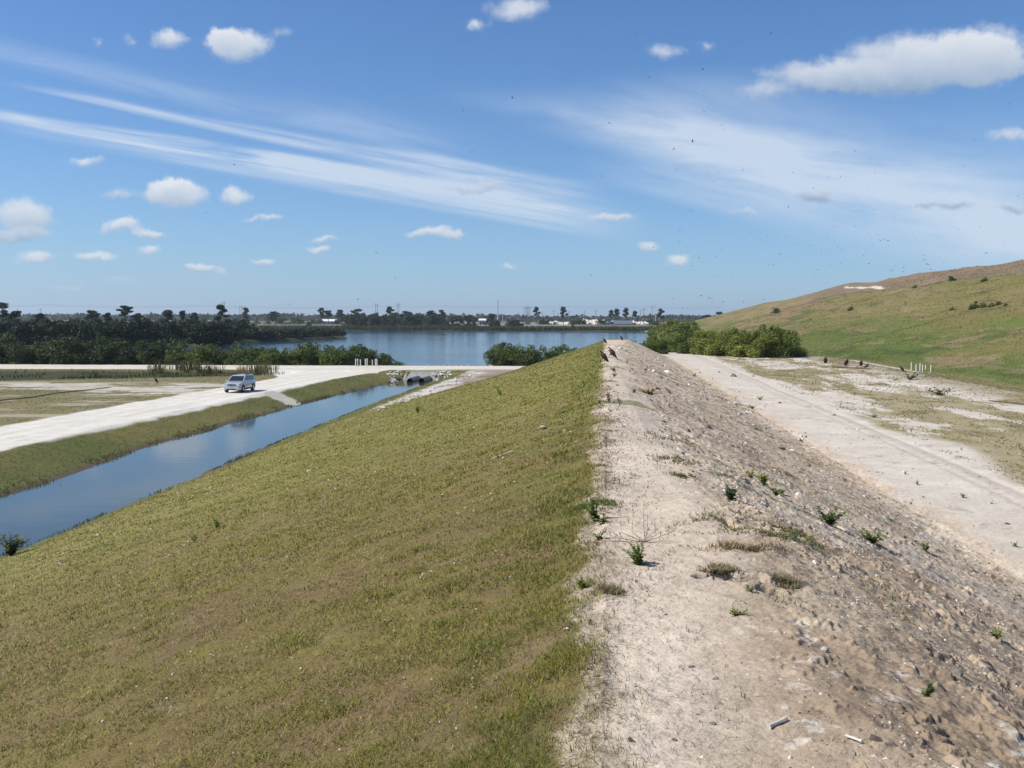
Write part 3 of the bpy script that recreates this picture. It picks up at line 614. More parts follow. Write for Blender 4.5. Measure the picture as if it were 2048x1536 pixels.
for i in range(30):
    t = i/29; px = lerp(470,682,t); d = lerp(330,430,t)+g.uniform(-6,20)*(1-t*.6); p = atd(px,d); p.z = max(p.z,-.1)-.2
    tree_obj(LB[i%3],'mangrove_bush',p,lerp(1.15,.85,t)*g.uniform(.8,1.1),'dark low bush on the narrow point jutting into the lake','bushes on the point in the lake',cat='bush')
# pines standing above the wood and beyond the lake
def pine(seed, h, crown_w, crown_h, n=900, size=0.42, tiers=9, cols=PINE, bare=.5):
    q = random.Random(seed); bl = []
    for i in range(tiers):
        t = i/(tiers-1); a = q.uniform(0,6.28); rr_ = crown_w*.5*q.uniform(.3,1.05)*(1-.5*t); bl.append((math.cos(a)*rr_,math.sin(a)*rr_,h-crown_h*(1-t)*q.uniform(.85,1)-.3,crown_w*q.uniform(.15,.27),crown_w*q.uniform(.15,.27),crown_h*q.uniform(.06,.10)))
    bl.append((0,0,h-.6,crown_w*.22,crown_w*.22,crown_h*.14))
    V,F,C = leaves(bl,n,size,cols,seed,hollow=.3,aspect=.35)
    cr_ = mesh_np('crown',V,F,M_leaf,C); tr_ = trunk_branches(seed,h*.96,h*.016+.06,[b[:3] for b in bl],0.05).build('trunk',M_pbark,smooth=True); tm = tr_.data; bpy.data.objects.remove(tr_)
    return tm, cr_
def put_pine(px, top, dist, cw, ch, label, seed, n=900, group=None, cols=PINE, size=None):
    p = atd(px, dist); dd = pdir(px, top); h = CAMZ+dd[2]/dd[1]*dist-p.z; mpp = dist/FPX
    tm, cm = pine(seed, h, cw*mpp, ch*mpp, n, size or 0.0016*dist*.8, cols=cols)
    r = empty('pine_tree', label, 'pine', p, 0, group); link('trunk',tm,r); link('crown',cm,r); return r
PL = [(4,607,330,46,42,'tall spreading pine at the left edge of the picture above the dark wood'),(30,622,330,30,20,'lower pine next to the leftmost tall pine above the dark wood'),
 (80,627,360,26,16,'short round-topped pine standing below the leftmost thin utility poles'),(186,621,420,30,16,'flat-topped pine over the dark wood left of the widest flat pine'),(215,626,420,18,14,'small dark conical pine between two flat-topped pines'),
 (251,612,400,34,20,'wide flat-topped pine with open limbs above the dark wood'),(276,627,420,24,12,'low rounded pine just right of the widest flat-topped pine'),(334,621,420,36,22,'broad dark pine right of the middle of the dark wood'),
 (365,622,430,16,14,'small one-sided pine tuft leaning right over the wood'),(388,626,520,16,12,'pale thin pine between the broad pine and the tall dark one'),(441,611,380,36,34,'tall dark layered pine at the right end of the wood'),
 (492,617,760,20,20,'leaning pine beside the utility poles right of the tall dark pine'),(548,624,830,26,18,'rounded pine over the tan scrub behind the highway'),(644,617,840,18,16,'thin pine with tufted top left of the white shed'),(657,622,860,16,10,'flat one-sided pine just left of the white shed'),
 (681,621,840,22,22,'full dark pine just right of the white shed'),(714,619,760,26,14,'pine with a flat crown and a see-through gap below it'),(780,615,780,18,20,'round-headed pine left of a pair of utility poles over the far wood'),
 (812,623,780,24,14,'wide low pine over the far wood right of the pole pair'),(862,622,780,24,12,'loose pine near the right end of the far wood'),(882,621,780,16,12,'round pine topping the right end of the far wood'),
 (1073,615,900,13,14,'lone slender pine with bare trunk behind the white pickup'),(1127,615,900,14,16,'lone ball-crowned pine with bare trunk over the sand banks'),(1222,621,920,9,10,'leftmost of the four pines above the semi truck'),
 (1234,619,920,11,11,'second pine from the left above the semi truck'),(1252,617,900,13,15,'third and tallest of the pines above the semi truck'),(1269,623,920,12,9,'small rightmost pine above the semi truck trailer'),
 (1321,619,870,17,16,'umbrella-shaped pine just left of the thicket top'),(1441,625,900,20,18,'rounded dark tree where the hill slope meets the horizon'),(1412,631,900,26,14,'dark tree left of the rounded tree at the foot of the hill')]
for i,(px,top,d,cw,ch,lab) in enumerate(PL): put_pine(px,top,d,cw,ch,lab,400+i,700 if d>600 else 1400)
# wood on the far shore and scrub beyond
FT = [joined_tree(340+i, 9, 9, 420, 0.85, [(0.034,0.052,0.020),(0.045,0.065,0.022),(0.026,0.042,0.018),(0.07,0.085,0.03)]) for i in range(5)]
for i in range(58):
    px = g.uniform(690,902); d = g.uniform(722,775); p = atd(px,d); tree_obj(FT[i%5],'broadleaf_tree',p,g.uniform(.8,1.25)*(0.75 if px>880 else 1),'dark green tree in the wood on the far shore in the middle distance','trees of the wood on the far shore',1.05)
for px,s in [(905,1.0),(922,1.05),(938,1.1),(948,.95)]:
    tree_obj(FT[0],'broadleaf_tree',atd(px,745),s,'rounded tree at the right end of the far wood','trees at the right end of the far wood')
tree_obj(FT[1],'broadleaf_tree',atd(982,745),1.25,'large round tree left of the tall pale pole','far shore single trees',1.0); tree_obj(FT[2],'broadleaf_tree',atd(994,745),.75,'small round tree at the foot of the tall pale pole',None)
tree_obj(FT[3],'broadleaf_tree',atd(1022,748),1.1,'spreading dark tree on the far shore where the highway comes into view',None,.75); tree_obj(FT[1],'broadleaf_tree',atd(1037,748),.9,'lower dark tree just left of the white pickup on the highway',None,.8)
ST = [joined_tree(360+i, 8, 5, 260, 0.8, SCRUB) for i in range(4)]
GT = [joined_tree(370+i, 8, 6, 300, 0.8, GREEN) for i in range(3)]
for i in range(95):
    px = g.uniform(470,700) if i < 55 else g.uniform(1040,1320); d = g.uniform(828,980)
    tree_obj(ST[i%4],'scrub_bush',atd(px,d),g.uniform(.5,1.0),'tan and olive scrub bush behind the highway','scrub bushes behind the highway',g.uniform(.7,1.1),'bush')
for i in range(60):
    px = g.uniform(-60,480); tree_obj((FT if i%2 else ST)[i%4],'scrub_bush',atd(px,g.uniform(722,930)),g.uniform(.6,.95),'tan and olive scrub bush behind the highway' if not i%2 else 'hazy dark tree far behind the left wood near the horizon','scrub bushes behind the highway' if not i%2 else 'hazy trees far behind the left wood',g.uniform(.7,1.0),'bush' if not i%2 else 'tree')
for px in [1083,1092,1145,1150,1160,1168,1200,1206,1245,1258,1300,1312,555,562,590,600,625,640,675]:
    tree_obj(GT[g.randrange(3)],'green_bush',atd(px,g.uniform(825,850)),g.uniform(.75,1.2),'rounded green bush close behind the highway','green bushes behind the highway',1,'bush')
# dark single small palm-like trees in front of the highway
tree_obj(FT[2],'broadleaf_tree',atd(618,735),.72,'dark round-topped tree in front of the highway left of the white shed',None,.9)
tree_obj(FT[4],'broadleaf_tree',atd(1146,760),.38,'tiny dark bush on the near verge of the highway',None,1.2)
# the far-off wood on the horizon reads as one mass
gg = np.random.RandomState(3); K = 5200; dd = gg.uniform(1500,2900,K); ax = gg.uniform(-.66,.64,K); hh_ = 9+4*vn(ax*40+5,dd*0+2)+3.5*gg.rand(K)
bx = ax*dd; bl_ = [(bx[i],dd[i],2+hh_[i]*q,7,7,hh_[i]*.2) for i in range(0,K,1) for q in (.5,.85)]
V,F,C = leaves(bl_, 42000, 3.2, [(0.040,0.058,0.024),(0.055,0.072,0.028),(0.085,0.085,0.040)], 31, aspect=.7)
tag(link('distant_woods', mesh_np('distant_woods',V,F,M_leaf,C)), 'hazy bluish wood stretching along the whole horizon', 'woods', kind='stuff')

# reeds: far shore and the cattails by the swale
def reeds(name, pts, h, w, cols, label, seed):
    g = np.random.RandomState(seed); P = np.array(pts); n = len(P); a = g.rand(n)*np.pi; ln_ = g.normal(size=(n,2))*0.18; hh = h*(.6+.5*g.rand(n)); ww = w*(.6+.8*g.rand(n))
    t = np.stack([np.cos(a),np.sin(a),0*a],1)*ww[:,None]; top = P+np.stack([ln_[:,0]*hh,ln_[:,1]*hh,hh],1); mid = P+np.stack([ln_[:,0]*hh*.3,ln_[:,1]*hh*.3,hh*.55],1)
    V = np.stack([P-t,P+t,mid+t*.9,mid-t*.9,top],1).reshape(-1,3); b0 = np.arange(n)*5
    F4 = np.stack([b0,b0+1,b0+2,b0+3],1); F3 = np.stack([b0+3,b0+2,b0+4,b0+4],1)
    me = bpy.data.meshes.new(name); me.vertices.add(len(V)); me.vertices.foreach_set('co',V.astype(np.float32).ravel())
    L = np.concatenate([np.concatenate([F4,F3[:,:3]],1).ravel()]); me.loops.add(len(L)); me.loops.foreach_set('vertex_index',L.astype(np.int32))
    st = np.stack([np.arange(n)*7,np.arange(n)*7+4],1).ravel().astype(np.int32); me.polygons.add(2*n); me.polygons.foreach_set('loop_start',st)
    K = np.array(cols)[g.randint(len(cols),size=n)]*(.75+.5*g.rand(n))[:,None]; C = np.ones((len(V),4),np.float32); C[:,:3] = np.repeat(K,5,0)
    c = me.color_attributes.new('Col','FLOAT_COLOR','POINT'); c.data.foreach_set('color',C.ravel()); me.update(calc_edges=True); me.materials.append(M_leaf)
    return tag(link(name,me), label, 'reeds', kind='stuff')
n = 9000; ax = gg.uniform(-.30,.165,n); yy = gg.uniform(703,714,n); xx = ax*yy; keep = fb(xx,yy,9,3)>-.55; xx, yy = xx[keep], yy[keep]
reeds('reeds', np.stack([xx,yy,np.maximum(H(xx,yy),-.1)],1), 3.3, .22, [(0.115,0.120,0.045),(0.075,0.095,0.030),(0.155,0.135,0.065),(0.05,0.065,0.024)], 'band of tall reeds along the far lake shore', 41)
pts = []
for _ in range(5200):
    px = gg.uniform(295,560)**1.0; py = gg.uniform(746,757)-(px-300)*.012+4*math.sin(px*.05); 
    if gg.rand() < (px-430)/150. or gg.rand() < (345-px)/60.: continue
    pts.append((px,py))
A = []
for (px,py) in pts:
    dr = pdir(px,py); t = (CAMZ-0.1)/-dr[2]; A.append((dr[0]*t,dr[1]*t,0.0))
A = np.array(A); A = A[(A[:,1]<140)&(fb(A[:,0],A[:,1],2.5,3)>-.12)]; A[:,2] = np.maximum(H(A[:,0],A[:,1]),-.1)
reeds('cattails', A, 1.45, .035, [(0.125,0.130,0.042),(0.095,0.110,0.032),(0.175,0.135,0.060)], 'stand of olive cattails in the wet swale behind the road', 42)
n = 9000; xx = gg.uniform(-115,-32,n); yy = gg.uniform(109,137,n); q = (poly_sdf(xx,yy,SWALE)<-.3)&(fb(xx,yy,6,3)>-.1); xx,yy = xx[q],yy[q]
reeds('marsh_grass', np.stack([xx,yy,np.maximum(H(xx,yy),-.05)],1), .45, .04, [(0.050,0.070,0.022),(0.07,0.08,0.03),(0.035,0.05,0.02)], 'dark marsh grass standing in the shallow swale', 43)
for px,py,lab in [(485,752,'dry tan reed clump just behind the roof of the silver car'),(523,748,'pale dry reed clump right of the silver car')]:
    p = gp(px,py); 
    P_ = np.stack([p.x+gg.normal(size=90)*.35,p.y+gg.normal(size=90)*.3,np.full(90,p.z)],1); o = reeds('reed_clump',P_-np.array(p),1.5,.03,[(0.33,0.25,0.15),(0.24,0.18,0.10)],None,44)
    o.location = p; o['kind'] = 'thing'; o['label'] = lab; o['category'] = 'reed clump'

# ------------------------------------------------------------------ culvert
M_conc = mat('grey_concrete', (0.33,0.32,0.28), 0.85, 0.2, 0.2, 2.2, bump=0.4)
M_pipe = mat('black_plastic_pipe', (0.035,0.038,0.042), 0.35, 0.5, 0.3, 3)
M_pipein = mat('pipe_inside', (0.012,0.012,0.014), 0.8, 0.2, 0.3, 3)
M_rock = mat('white_limestone', (0.60,0.57,0.51), 0.9, 0.2, 0.2, 1.7, bump=0.8)
M_grock = mat('grey_stone', (0.38,0.35,0.31), 0.9, 0.2, 0.25, 6, bump=0.8)
hw = empty('culvert_headwall','grey concrete headwall sloping around two black pipes at the canal end','headwall',(0,0,0))
uW = 132.0; vc = (can_r(uW)+can_l(uW))/2
def bpnt(u,v,z): x,y = xy(u,v); return Vector((x,y,z))
hv = -25.4; cu = 131.4
mb = MB(); fr = [bpnt(cu-1.2,hv-3.2,-.6),bpnt(cu-1.2,hv+3.0,-.6),bpnt(cu+.3,hv+2.5,1.08),bpnt(cu+.3,hv-2.6,1.08)]; bk = [p+Vector((0.25,2.6,0)) for p in fr]
mb.add(fr+bk,[(0,1,2,3),(7,6,5,4),(0,4,5,1),(1,5,6,2),(2,6,7,3),(3,7,4,0)]); 
mb.build('wall',M_conc,hw)
mb = MB(); mb.tube([bpnt(cu+.38,hv-2.65,1.10),bpnt(cu+.38,hv+2.55,1.10)],.09,6); mb.build('coping',M_conc,hw)
for k,(px_,lab) in enumerate([(820,'left black culvert pipe jutting from the concrete headwall into the canal'),(843,'right black culvert pipe jutting from the concrete headwall into the canal')]):
    d = pdir(px_,760); Dm = 127.5; x = d[0]/d[1]*Dm; u0,v0 = uv(x,Dm); a = bpnt(u0,v0,.10); e = bpnt(cu+.6,v0,.10)
    root = empty('culvert_pipe',lab,'culvert pipe',a,0,'pair of culvert pipes'); mb = MB(); n_ = 20; rings=[]; L = (e-a).length; dirv = (e-a).normalized(); side = Vector((dirv.y,-dirv.x,0)); NR = 26
    for i in range(NR+1):
        rr_ = .43+(.022 if i%2 else 0); c = dirv*L*i/NR; rings.append([c+side*math.cos(t*2*math.pi/n_)*rr_+Vector((0,0,1))*math.sin(t*2*math.pi/n_)*rr_ for t in range(n_)])
    V = [p for r_ in rings for p in r_]; mb.add(V,[(i*n_+j,i*n_+(j+1)%n_,(i+1)*n_+(j+1)%n_,(i+1)*n_+j) for i in range(NR) for j in range(n_)])
    ri = [[p*1 for p in []] for _ in range(2)]
    inn = [side*math.cos(t*2*math.pi/n_)*.38+Vector((0,0,1))*math.sin(t*2*math.pi/n_)*.38 for t in range(n_)]; o_ = rings[0]
    mb.add(o_+inn,[(j,(j+1)%n_,n_+(j+1)%n_,n_+j) for j in range(n_)])
    mb.build('barrel',M_pipe,root,True)
    mb = MB(); deep = [p*.98+dirv*L*.9 for p in inn]; mb.add(inn+deep,[(j,(j+1)%n_,n_+(j+1)%n_,n_+j) for j in range(n_)]+[tuple(range(n_,2*n_))]); mb.build('inner_lining',M_pipein,root,True)
def rock_mesh(seed, M, jag=.28, flat=.7):
    bm = bmesh.new(); bmesh.ops.create_icosphere(bm, subdivisions=2, radius=1); q = random.Random(seed); ds = [Vector((q.gauss(0,1),q.gauss(0,1),q.gauss(0,1))).normalized() for _ in range(7)]
    for v in bm.verts:
        k = 1.0
        for d in ds: k = min(k, (0.72+jag*q.random()*.05)/max(v.co.normalized().dot(d),1e-3)) if v.co.normalized().dot(d) > .72 else k
        v.co *= k*(1+q.uniform(-.05,.05)); v.co.z *= flat
    me = bpy.data.meshes.new('rock_mesh'); bm.to_mesh(me); bm.free(); me.materials.append(M); return me
RM = [rock_mesh(500+i,M_rock) for i in range(5)]; GM = [rock_mesh(520+i,M_grock) for i in range(4)]
def rock(me, p, s, label, group=None, name='rock', cat='rock'):
    o = link(name, me); o.location = p; o.scale = (s*rnd.uniform(.8,1.3),s*rnd.uniform(.8,1.2),s*rnd.uniform(.7,1)); o.rotation_euler = (rnd.uniform(-.3,.3),rnd.uniform(-.3,.3),rnd.uniform(0,6.3)); return tag(o,label,cat,group)
def rip(px0,py0,px1,py1,spread,n,label,group,z0,z1,smin=.10,smax=.24):
    for i in range(n):
        t = rnd.random(); px = lerp(px0,px1,t)+rnd.uniform(-spread,spread); py = lerp(py0,py1,t)+rnd.uniform(-2.5,2.5)
        z = lerp(z0,z1,t)+rnd.uniform(-.1,.1); d = pdir(px,py); k = (CAMZ-z)/-d[2]; x,y = d[0]*k,d[1]*k; zz = max(hz1(x,y),-.05)
        rock(rnd.choice(RM), (x,y,max(zz,z-.15)+.02), rnd.uniform(smin,smax), label, group)
LR = 'white limestone riprap stone on the left side of the culvert headwall'; RRr = 'white limestone riprap stone on the right side of the culvert headwall'
rip(778,746,800,746,9,34,LR,'riprap stones left of the culvert',.95,.95); rip(783,752,790,764,5,34,LR,'riprap stones left of the culvert',.6,.05)
rip(868,747,900,746,4,34,RRr,'riprap stones right of the culvert',.95,1.0); rip(900,746,878,760,4,44,RRr,'riprap stones right of the culvert',.95,.1)
for i in range(70):
    t = rnd.random(); uu = lerp(76,131,t); vv = lerp(-18.3,-18.9,t)+rnd.uniform(-.7,1.3); x,y = xy(uu,vv); rock(rnd.choice(RM),(x,y,hz1(x,y)+.03),rnd.uniform(.07,.2),'pale stone in the rocky strip between the canal bank and the berm','stones of the rocky strip beside the canal')
for i in range(26):
    x = rnd.uniform(-14,-3); y = rnd.uniform(152,154); rock(rnd.choice(RM),(x,y,hz1(x,y)+.03),rnd.uniform(.08,.2),'pale stone on the lake side edge of the cross road','stones along the lake side of the cross road')

# ------------------------------------------------------------------ white posts
M_post = mat('white_pvc', (0.78,0.77,0.74), 0.4, 0.4, 0.06, 4)
def posts(lst, side, dist=None):
    mb = MB(); mb.tube([(0,0,-.3),(0,0,1.0)],.075,12); o1 = mb.build('tube',M_post,smooth=True); pm = o1.data; bpy.data.objects.remove(o1)
    mb = MB(); mb.tube([(0,0,1.0),(0,0,1.03),(0,0,1.045)],[.085,.085,.06],12); o1 = mb.build('cap',M_post,smooth=True); cm_ = o1.data; bpy.data.objects.remove(o1)
    for i,(px,top,bot) in enumerate(lst):
        p = gp(px,bot) if dist is None else atd(px,dist[i]); mpp = math.hypot(p.x,p.y)/FPX; h = (bot-top)*mpp
        r = empty('white_post', f'white post, {side[1][i]} {side[0]}','post',p,0,'white posts '+side[0]); r.scale = (side[2],side[2],h); link('tube',pm,r); link('cap',cm_,r)
o8 = ['leftmost','second from left','third from left','fourth from left','fifth from left','sixth from left','seventh from left','rightmost']
posts([(711.5,718.5,733),(715.5,718.5,733),(721,719.5,732),(731,718.5,733.5),(734.5,718,732),(745,720,731.5),(751,718.5,733.5),(754,718.5,732)], ('in the row left of the culvert',o8,1.0))
o6 = ['leftmost','second from left','third from left','fourth from left','fifth from left','rightmost']
posts([(1822.5,726.5,740.5),(1832,729.5,742),(1840,728,742),(1845,731,744),(1851,730.5,739),(1861.5,731.5,744.5)], ('in the row below the landfill slope',o6,.62))

# ------------------------------------------------------------------ silver car
M_silver = mat('silver_paint',(0.58,0.59,0.60),0.30,0.5,0.04,2,metal=0.35,coat=0.5); M_glass = mat('tinted_glass',(0.018,0.028,0.032),0.05,0.6,0.1,2); M_black = mat('black_trim',(0.03,0.03,0.032),0.6,0.3,0.2,5)
M_tyre = mat('tyre_rubber',(0.022,0.022,0.023),0.85,0.2,0.2,9); M_rim = mat('alloy',(0.42,0.42,0.44),0.35,0.5,0.08,6,metal=.7); M_lamp = mat('lamp_glass',(0.72,0.74,0.76),0.1,0.6,0.05,5); M_red = mat('red_lamp',(0.35,0.02,0.02),0.2,0.5,0.1,5); M_plate = mat('plate',(0.55,0.53,0.52),0.5,0.4,0.25,14)
M_white = mat('white_paint',(0.75,0.76,0.77),0.3,0.5,0.04,2,coat=.5); M_greyp = mat('grey_paint',(0.22,0.235,0.25),0.3,0.5,0.05,2,coat=.5); M_blue = mat('dark_blue_paint',(0.03,0.045,0.10),0.3,0.5,0.05,2,coat=.5); M_trail = mat('trailer_sheet',(0.46,0.52,0.56),0.5,0.4,0.08,1.5)
def ring(x, w, zb, zt, top_in=.08, n_=None):
    return [(x,-w*.93,zb),(x,w*.93,zb),(x,w,zb+.12),(x,w*1.0,(zb+zt)*.5),(x,w*.985,zt-.14),(x,w-top_in,zt-.02),(x,w*.5,zt+.015),(x,-w*.5,zt+.015),(x,-w+top_in,zt-.02),(x,-w*.985,zt-.14),(x,-w,(zb+zt)*.5),(x,-w,zb+.12)]
def wheel(root, x, y, r, w, label=None):
    s = 1 if y > 0 else -1; a = MB(); a.tube([(x,y-w/2,r),(x,y-w/2+.03,r),(x,y+w/2-.03,r),(x,y+w/2,r)],[r*.92,r,r,r*.92],22); t = a.build('wheel',M_tyre,root,True)
    a = MB(); yo = y+s*(w/2+.004); a.tube([(x,yo-s*.02,r),(x,yo+s*.006,r)],[r*.62,r*.6],18); rim = a.build('rim',M_rim,t,True)
    return t
def suv(label, loc, rz, paint, group=None, detail=True, name='parked_car', kind='suv', scale=1.0):
    root = empty(name,label,'car',loc,rz,group,scale); m = MB()
    if kind == 'suv': st = [(2.22,.62,.42,.66),(2.16,.80,.30,.84),(1.95,.88,.26,.93),(1.3,.905,.25,1.00),(.95,.91,.25,1.05),(0,.91,.25,1.09),(-1.3,.91,.25,1.12),(-2.0,.88,.28,1.12),(-2.17,.82,.34,1.05)]
    else: st = [(2.3,.6,.38,.56),(2.22,.78,.25,.70),(1.9,.85,.22,.78),(1.2,.88,.2,.86),(.85,.88,.2,.90),(0,.88,.2,.92),(-1.3,.88,.2,.94),(-2.1,.85,.24,.93),(-2.3,.78,.32,.86)]
    m.loft([ring(*s_) for s_ in st]); body = m.build('body',paint,root,True)
    zb = 1.07 if kind == 'suv' else .90; zt = 1.66 if kind == 'suv' else 1.40
    xf0,xf1,xr1,xr0 = (1.12,.28,-1.85,-2.12) if kind=='suv' else (.95,.1,-1.0,-1.75)
    wb,wt = .83,.66; m = MB()
    A = [(xf0,-wb,zb),(xf0,wb,zb),(xr0,wb,zb+.02),(xr0,-wb,zb+.02)]; mid = lambda t,z: [(lerp(xf0,xf1,t),-lerp(wb,wt,t),z),(lerp(xf0,xf1,t),lerp(wb,wt,t),z),(lerp(xr0,xr1,t),lerp(wb,wt,t),z),(lerp(xr0,xr1,t),-lerp(wb,wt,t),z)]
    m.loft([mid(0,zb),mid(.93,zt-.05),[(xf1-.12,-wt+.1,zt),(xf1-.12,wt-.1,zt),(xr1+.15,wt-.1,zt),(xr1+.15,-wt+.1,zt)]]); cab = m.build('cabin',paint,root,True)
    def pt(t, s, side):     # t: 0 base .93 top ; s: 0 front 1 rear along the side
        z = lerp(zb,zt-.05,t/.93); xa = lerp(xf0,xf1,t); xb = lerp(xr0,xr1,t); return (lerp(xa,xb,s), side*(lerp(wb,wt,t)+.006), z)
    m = MB(); q0,q1 = .08,.86; m.quad(*[ (lerp(xf0,xf1,t)+.012, y*(lerp(wb,wt,t)-.07), lerp(zb,zt-.05,t/.93)+.008) for t,y in ((q0,-1),(q0,1),(q1,1),(q1,-1))]); m.build('windshield',M_glass,root)
    m = MB(); m.quad(*[ (lerp(xr0,xr1,t)-.012, y*(lerp(wb,wt,t)-.1), lerp(zb,zt-.05,t/.93)+.008) for t,y in ((.15,-1),(.15,1),(q1,1),(q1,-1))]); m.build('rear_window',M_glass,root)
    for side in (1,-1):
        for (s0,s1) in ((.07,.40),(.43,.70),(.73,.93)) if kind=='suv' else ((.1,.48),(.52,.88)):
            m = MB(); m.quad(pt(.10,s0-(.02 if s0<.1 else 0),side),pt(.10,s1,side),pt(.84,s1-(.02 if s1>.9 else 0),side),pt(.84,s0+(.05 if s0<.1 else 0),side)); m.build('side_window',M_glass,root)
    R_ = .36 if kind=='suv' else .33
    for x in (1.38,-1.30):
        for y in (.80,-.80):
            wheel(root,x,y,R_,.23)
            if detail or kind!='suv':
                m = MB(); s = 1 if y>0 else -1; yy_ = s*(.912 if kind=='suv' else .885); arc = [(x+math.cos(t)*(R_+.09),yy_,R_+math.sin(t)*(R_+.09)) for t in [i*math.pi/10 for i in range(11)]]
                m.add([(x,yy_,R_-.02)]+arc,[(0,i+1,i+2) for i in range(10)]); m.build('wheel_arch',M_black,root)
    if detail:
        for y in (.66,-.66):
            m = MB(); m.box((2.13,y,.80),(.12,.28,.17),0,.04); m.build('headlight',M_lamp,root,True)
            m = MB(); m.box((2.16,y*1.02,.47),(.08,.16,.10),0,.03); m.build('fog_light',M_black,root)
            m = MB(); m.box((-2.13,y*1.14,1.0),(.08,.14,.34),0,.03); m.build('tail_light',M_red,root)
            m = MB(); m.box((.92,y*1.53,1.12),(.12,.20,.14),0,.04); m.build('side_mirror',paint,root,True)
            m = MB(); m.tube([(.1,y*.88,1.68),(-1.6,y*.88,1.70)],.022,6); m.build('roof_rail',M_black,root)
            for xx_ in (.35,-.75): m = MB(); m.box((xx_,y*1.395,.98),(.16,.03,.03)); m.build('door_handle',M_black,root)
        m = MB(); m.box((2.205,0,.80),(.06,.72,.16),0,.02); gr = m.build('grille',M_black,root)
        for k in (-.18,.18): m = MB(); m.box((2.235,k,.80),(.02,.27,.09)); m.build('grille_mesh',M_greyp,gr)
        m = MB(); m.box((2.20,0,.94),(.08,.82,.05),0,.02); m.build('grille_surround',M_lamp,gr)
        m = MB(); m.box((2.20,0,.50),(.12,1.5,.16),0,.05); bmp = m.build('bumper',paint,root,True)
        m = MB(); m.box((2.215,0,.36),(.07,1.0,.10),0,.02); m.build('lower_intake',M_black,bmp)
        m = MB(); m.box((2.275,0,.53),(.02,.31,.155)); m.build('number_plate',M_plate,root)
        m = MB(); m.box((0,.915,.36),(2.2,.02,.10)); m.build('sill_trim',M_black,root)
        m = MB(); m.quad((1.18,-.55,1.035),(1.18,.55,1.035),(1.10,.55,1.06),(1.10,-.55,1.06)); m.build('wiper_cowl',M_black,root)
    return root
cp = gp(480,783); hd = math.atan2(-BC,-BS)    # heading: back towards the camera along the canal road
suv('silver compact sport utility car facing the viewer on the white gravel road', Vector((cp.x,cp.y,cp.z+.01)), hd, M_silver, scale=1.02)

# ------------------------------------------------------------------ highway traffic
HZ = 4.03
def hwy(px, y): d = pdir(px,640); return (d[0]/d[1]*y, y, hz1(d[0]/d[1]*y,y)+.02)
# white pickup
def pickup(label, loc, rz):
    r = empty('pickup_truck',label,'pickup truck',loc,rz); m = MB(); m.loft([ring(2.7,.8,.45,.95),ring(2.5,.92,.35,1.1),ring(1.2,.95,.35,1.2),ring(-2.7,.95,.4,1.2)]); m.build('body',M_white,r,True)
    m = MB(); m.loft([[(1.2,-.85,1.2),(1.2,.85,1.2),(-.9,.85,1.2),(-.9,-.85,1.2)],[(.4,-.7,1.85),(.4,.7,1.85),(-.75,.7,1.85),(-.75,-.7,1.85)]]); c = m.build('cab',M_white,r)
    for s in (1,-1): m = MB(); m.quad((.95,s*.845,1.27),(-.8,s*.855,1.27),(-.7,s*.745,1.75),(.5,s*.745,1.75)); m.build('side_window',M_glass,c)
    m = MB(); m.quad((1.13,-.75,1.27),(1.13,.75,1.27),(.52,.66,1.78),(.52,-.66,1.78)); m.build('windshield',M_glass,c)
    m = MB(); m.box((-1.8,0,1.21),(1.6,1.6,.02)); m.build('cargo_bed',M_black,r)
    for x in (1.75,-1.7):
        for y in (.85,-.85): wheel(r,x,y,.42,.26)
    return r
pickup('white pickup truck driving left on the far highway', hwy(1070.5,800), math.pi)
suv('grey car driving on the highway just left of the semi truck', hwy(1200,800), math.pi, M_greyp, None, False, 'car','sedan',1.15)
suv('white sedan on the highway at the right beside the thicket', hwy(1288,800), math.pi, M_white, None, False, 'car','sedan',1.15)
suv('small white car half seen between trees on the highway near the tall pale pole', hwy(1007,800), math.pi, M_white, None, False, 'car','sedan',1.1)
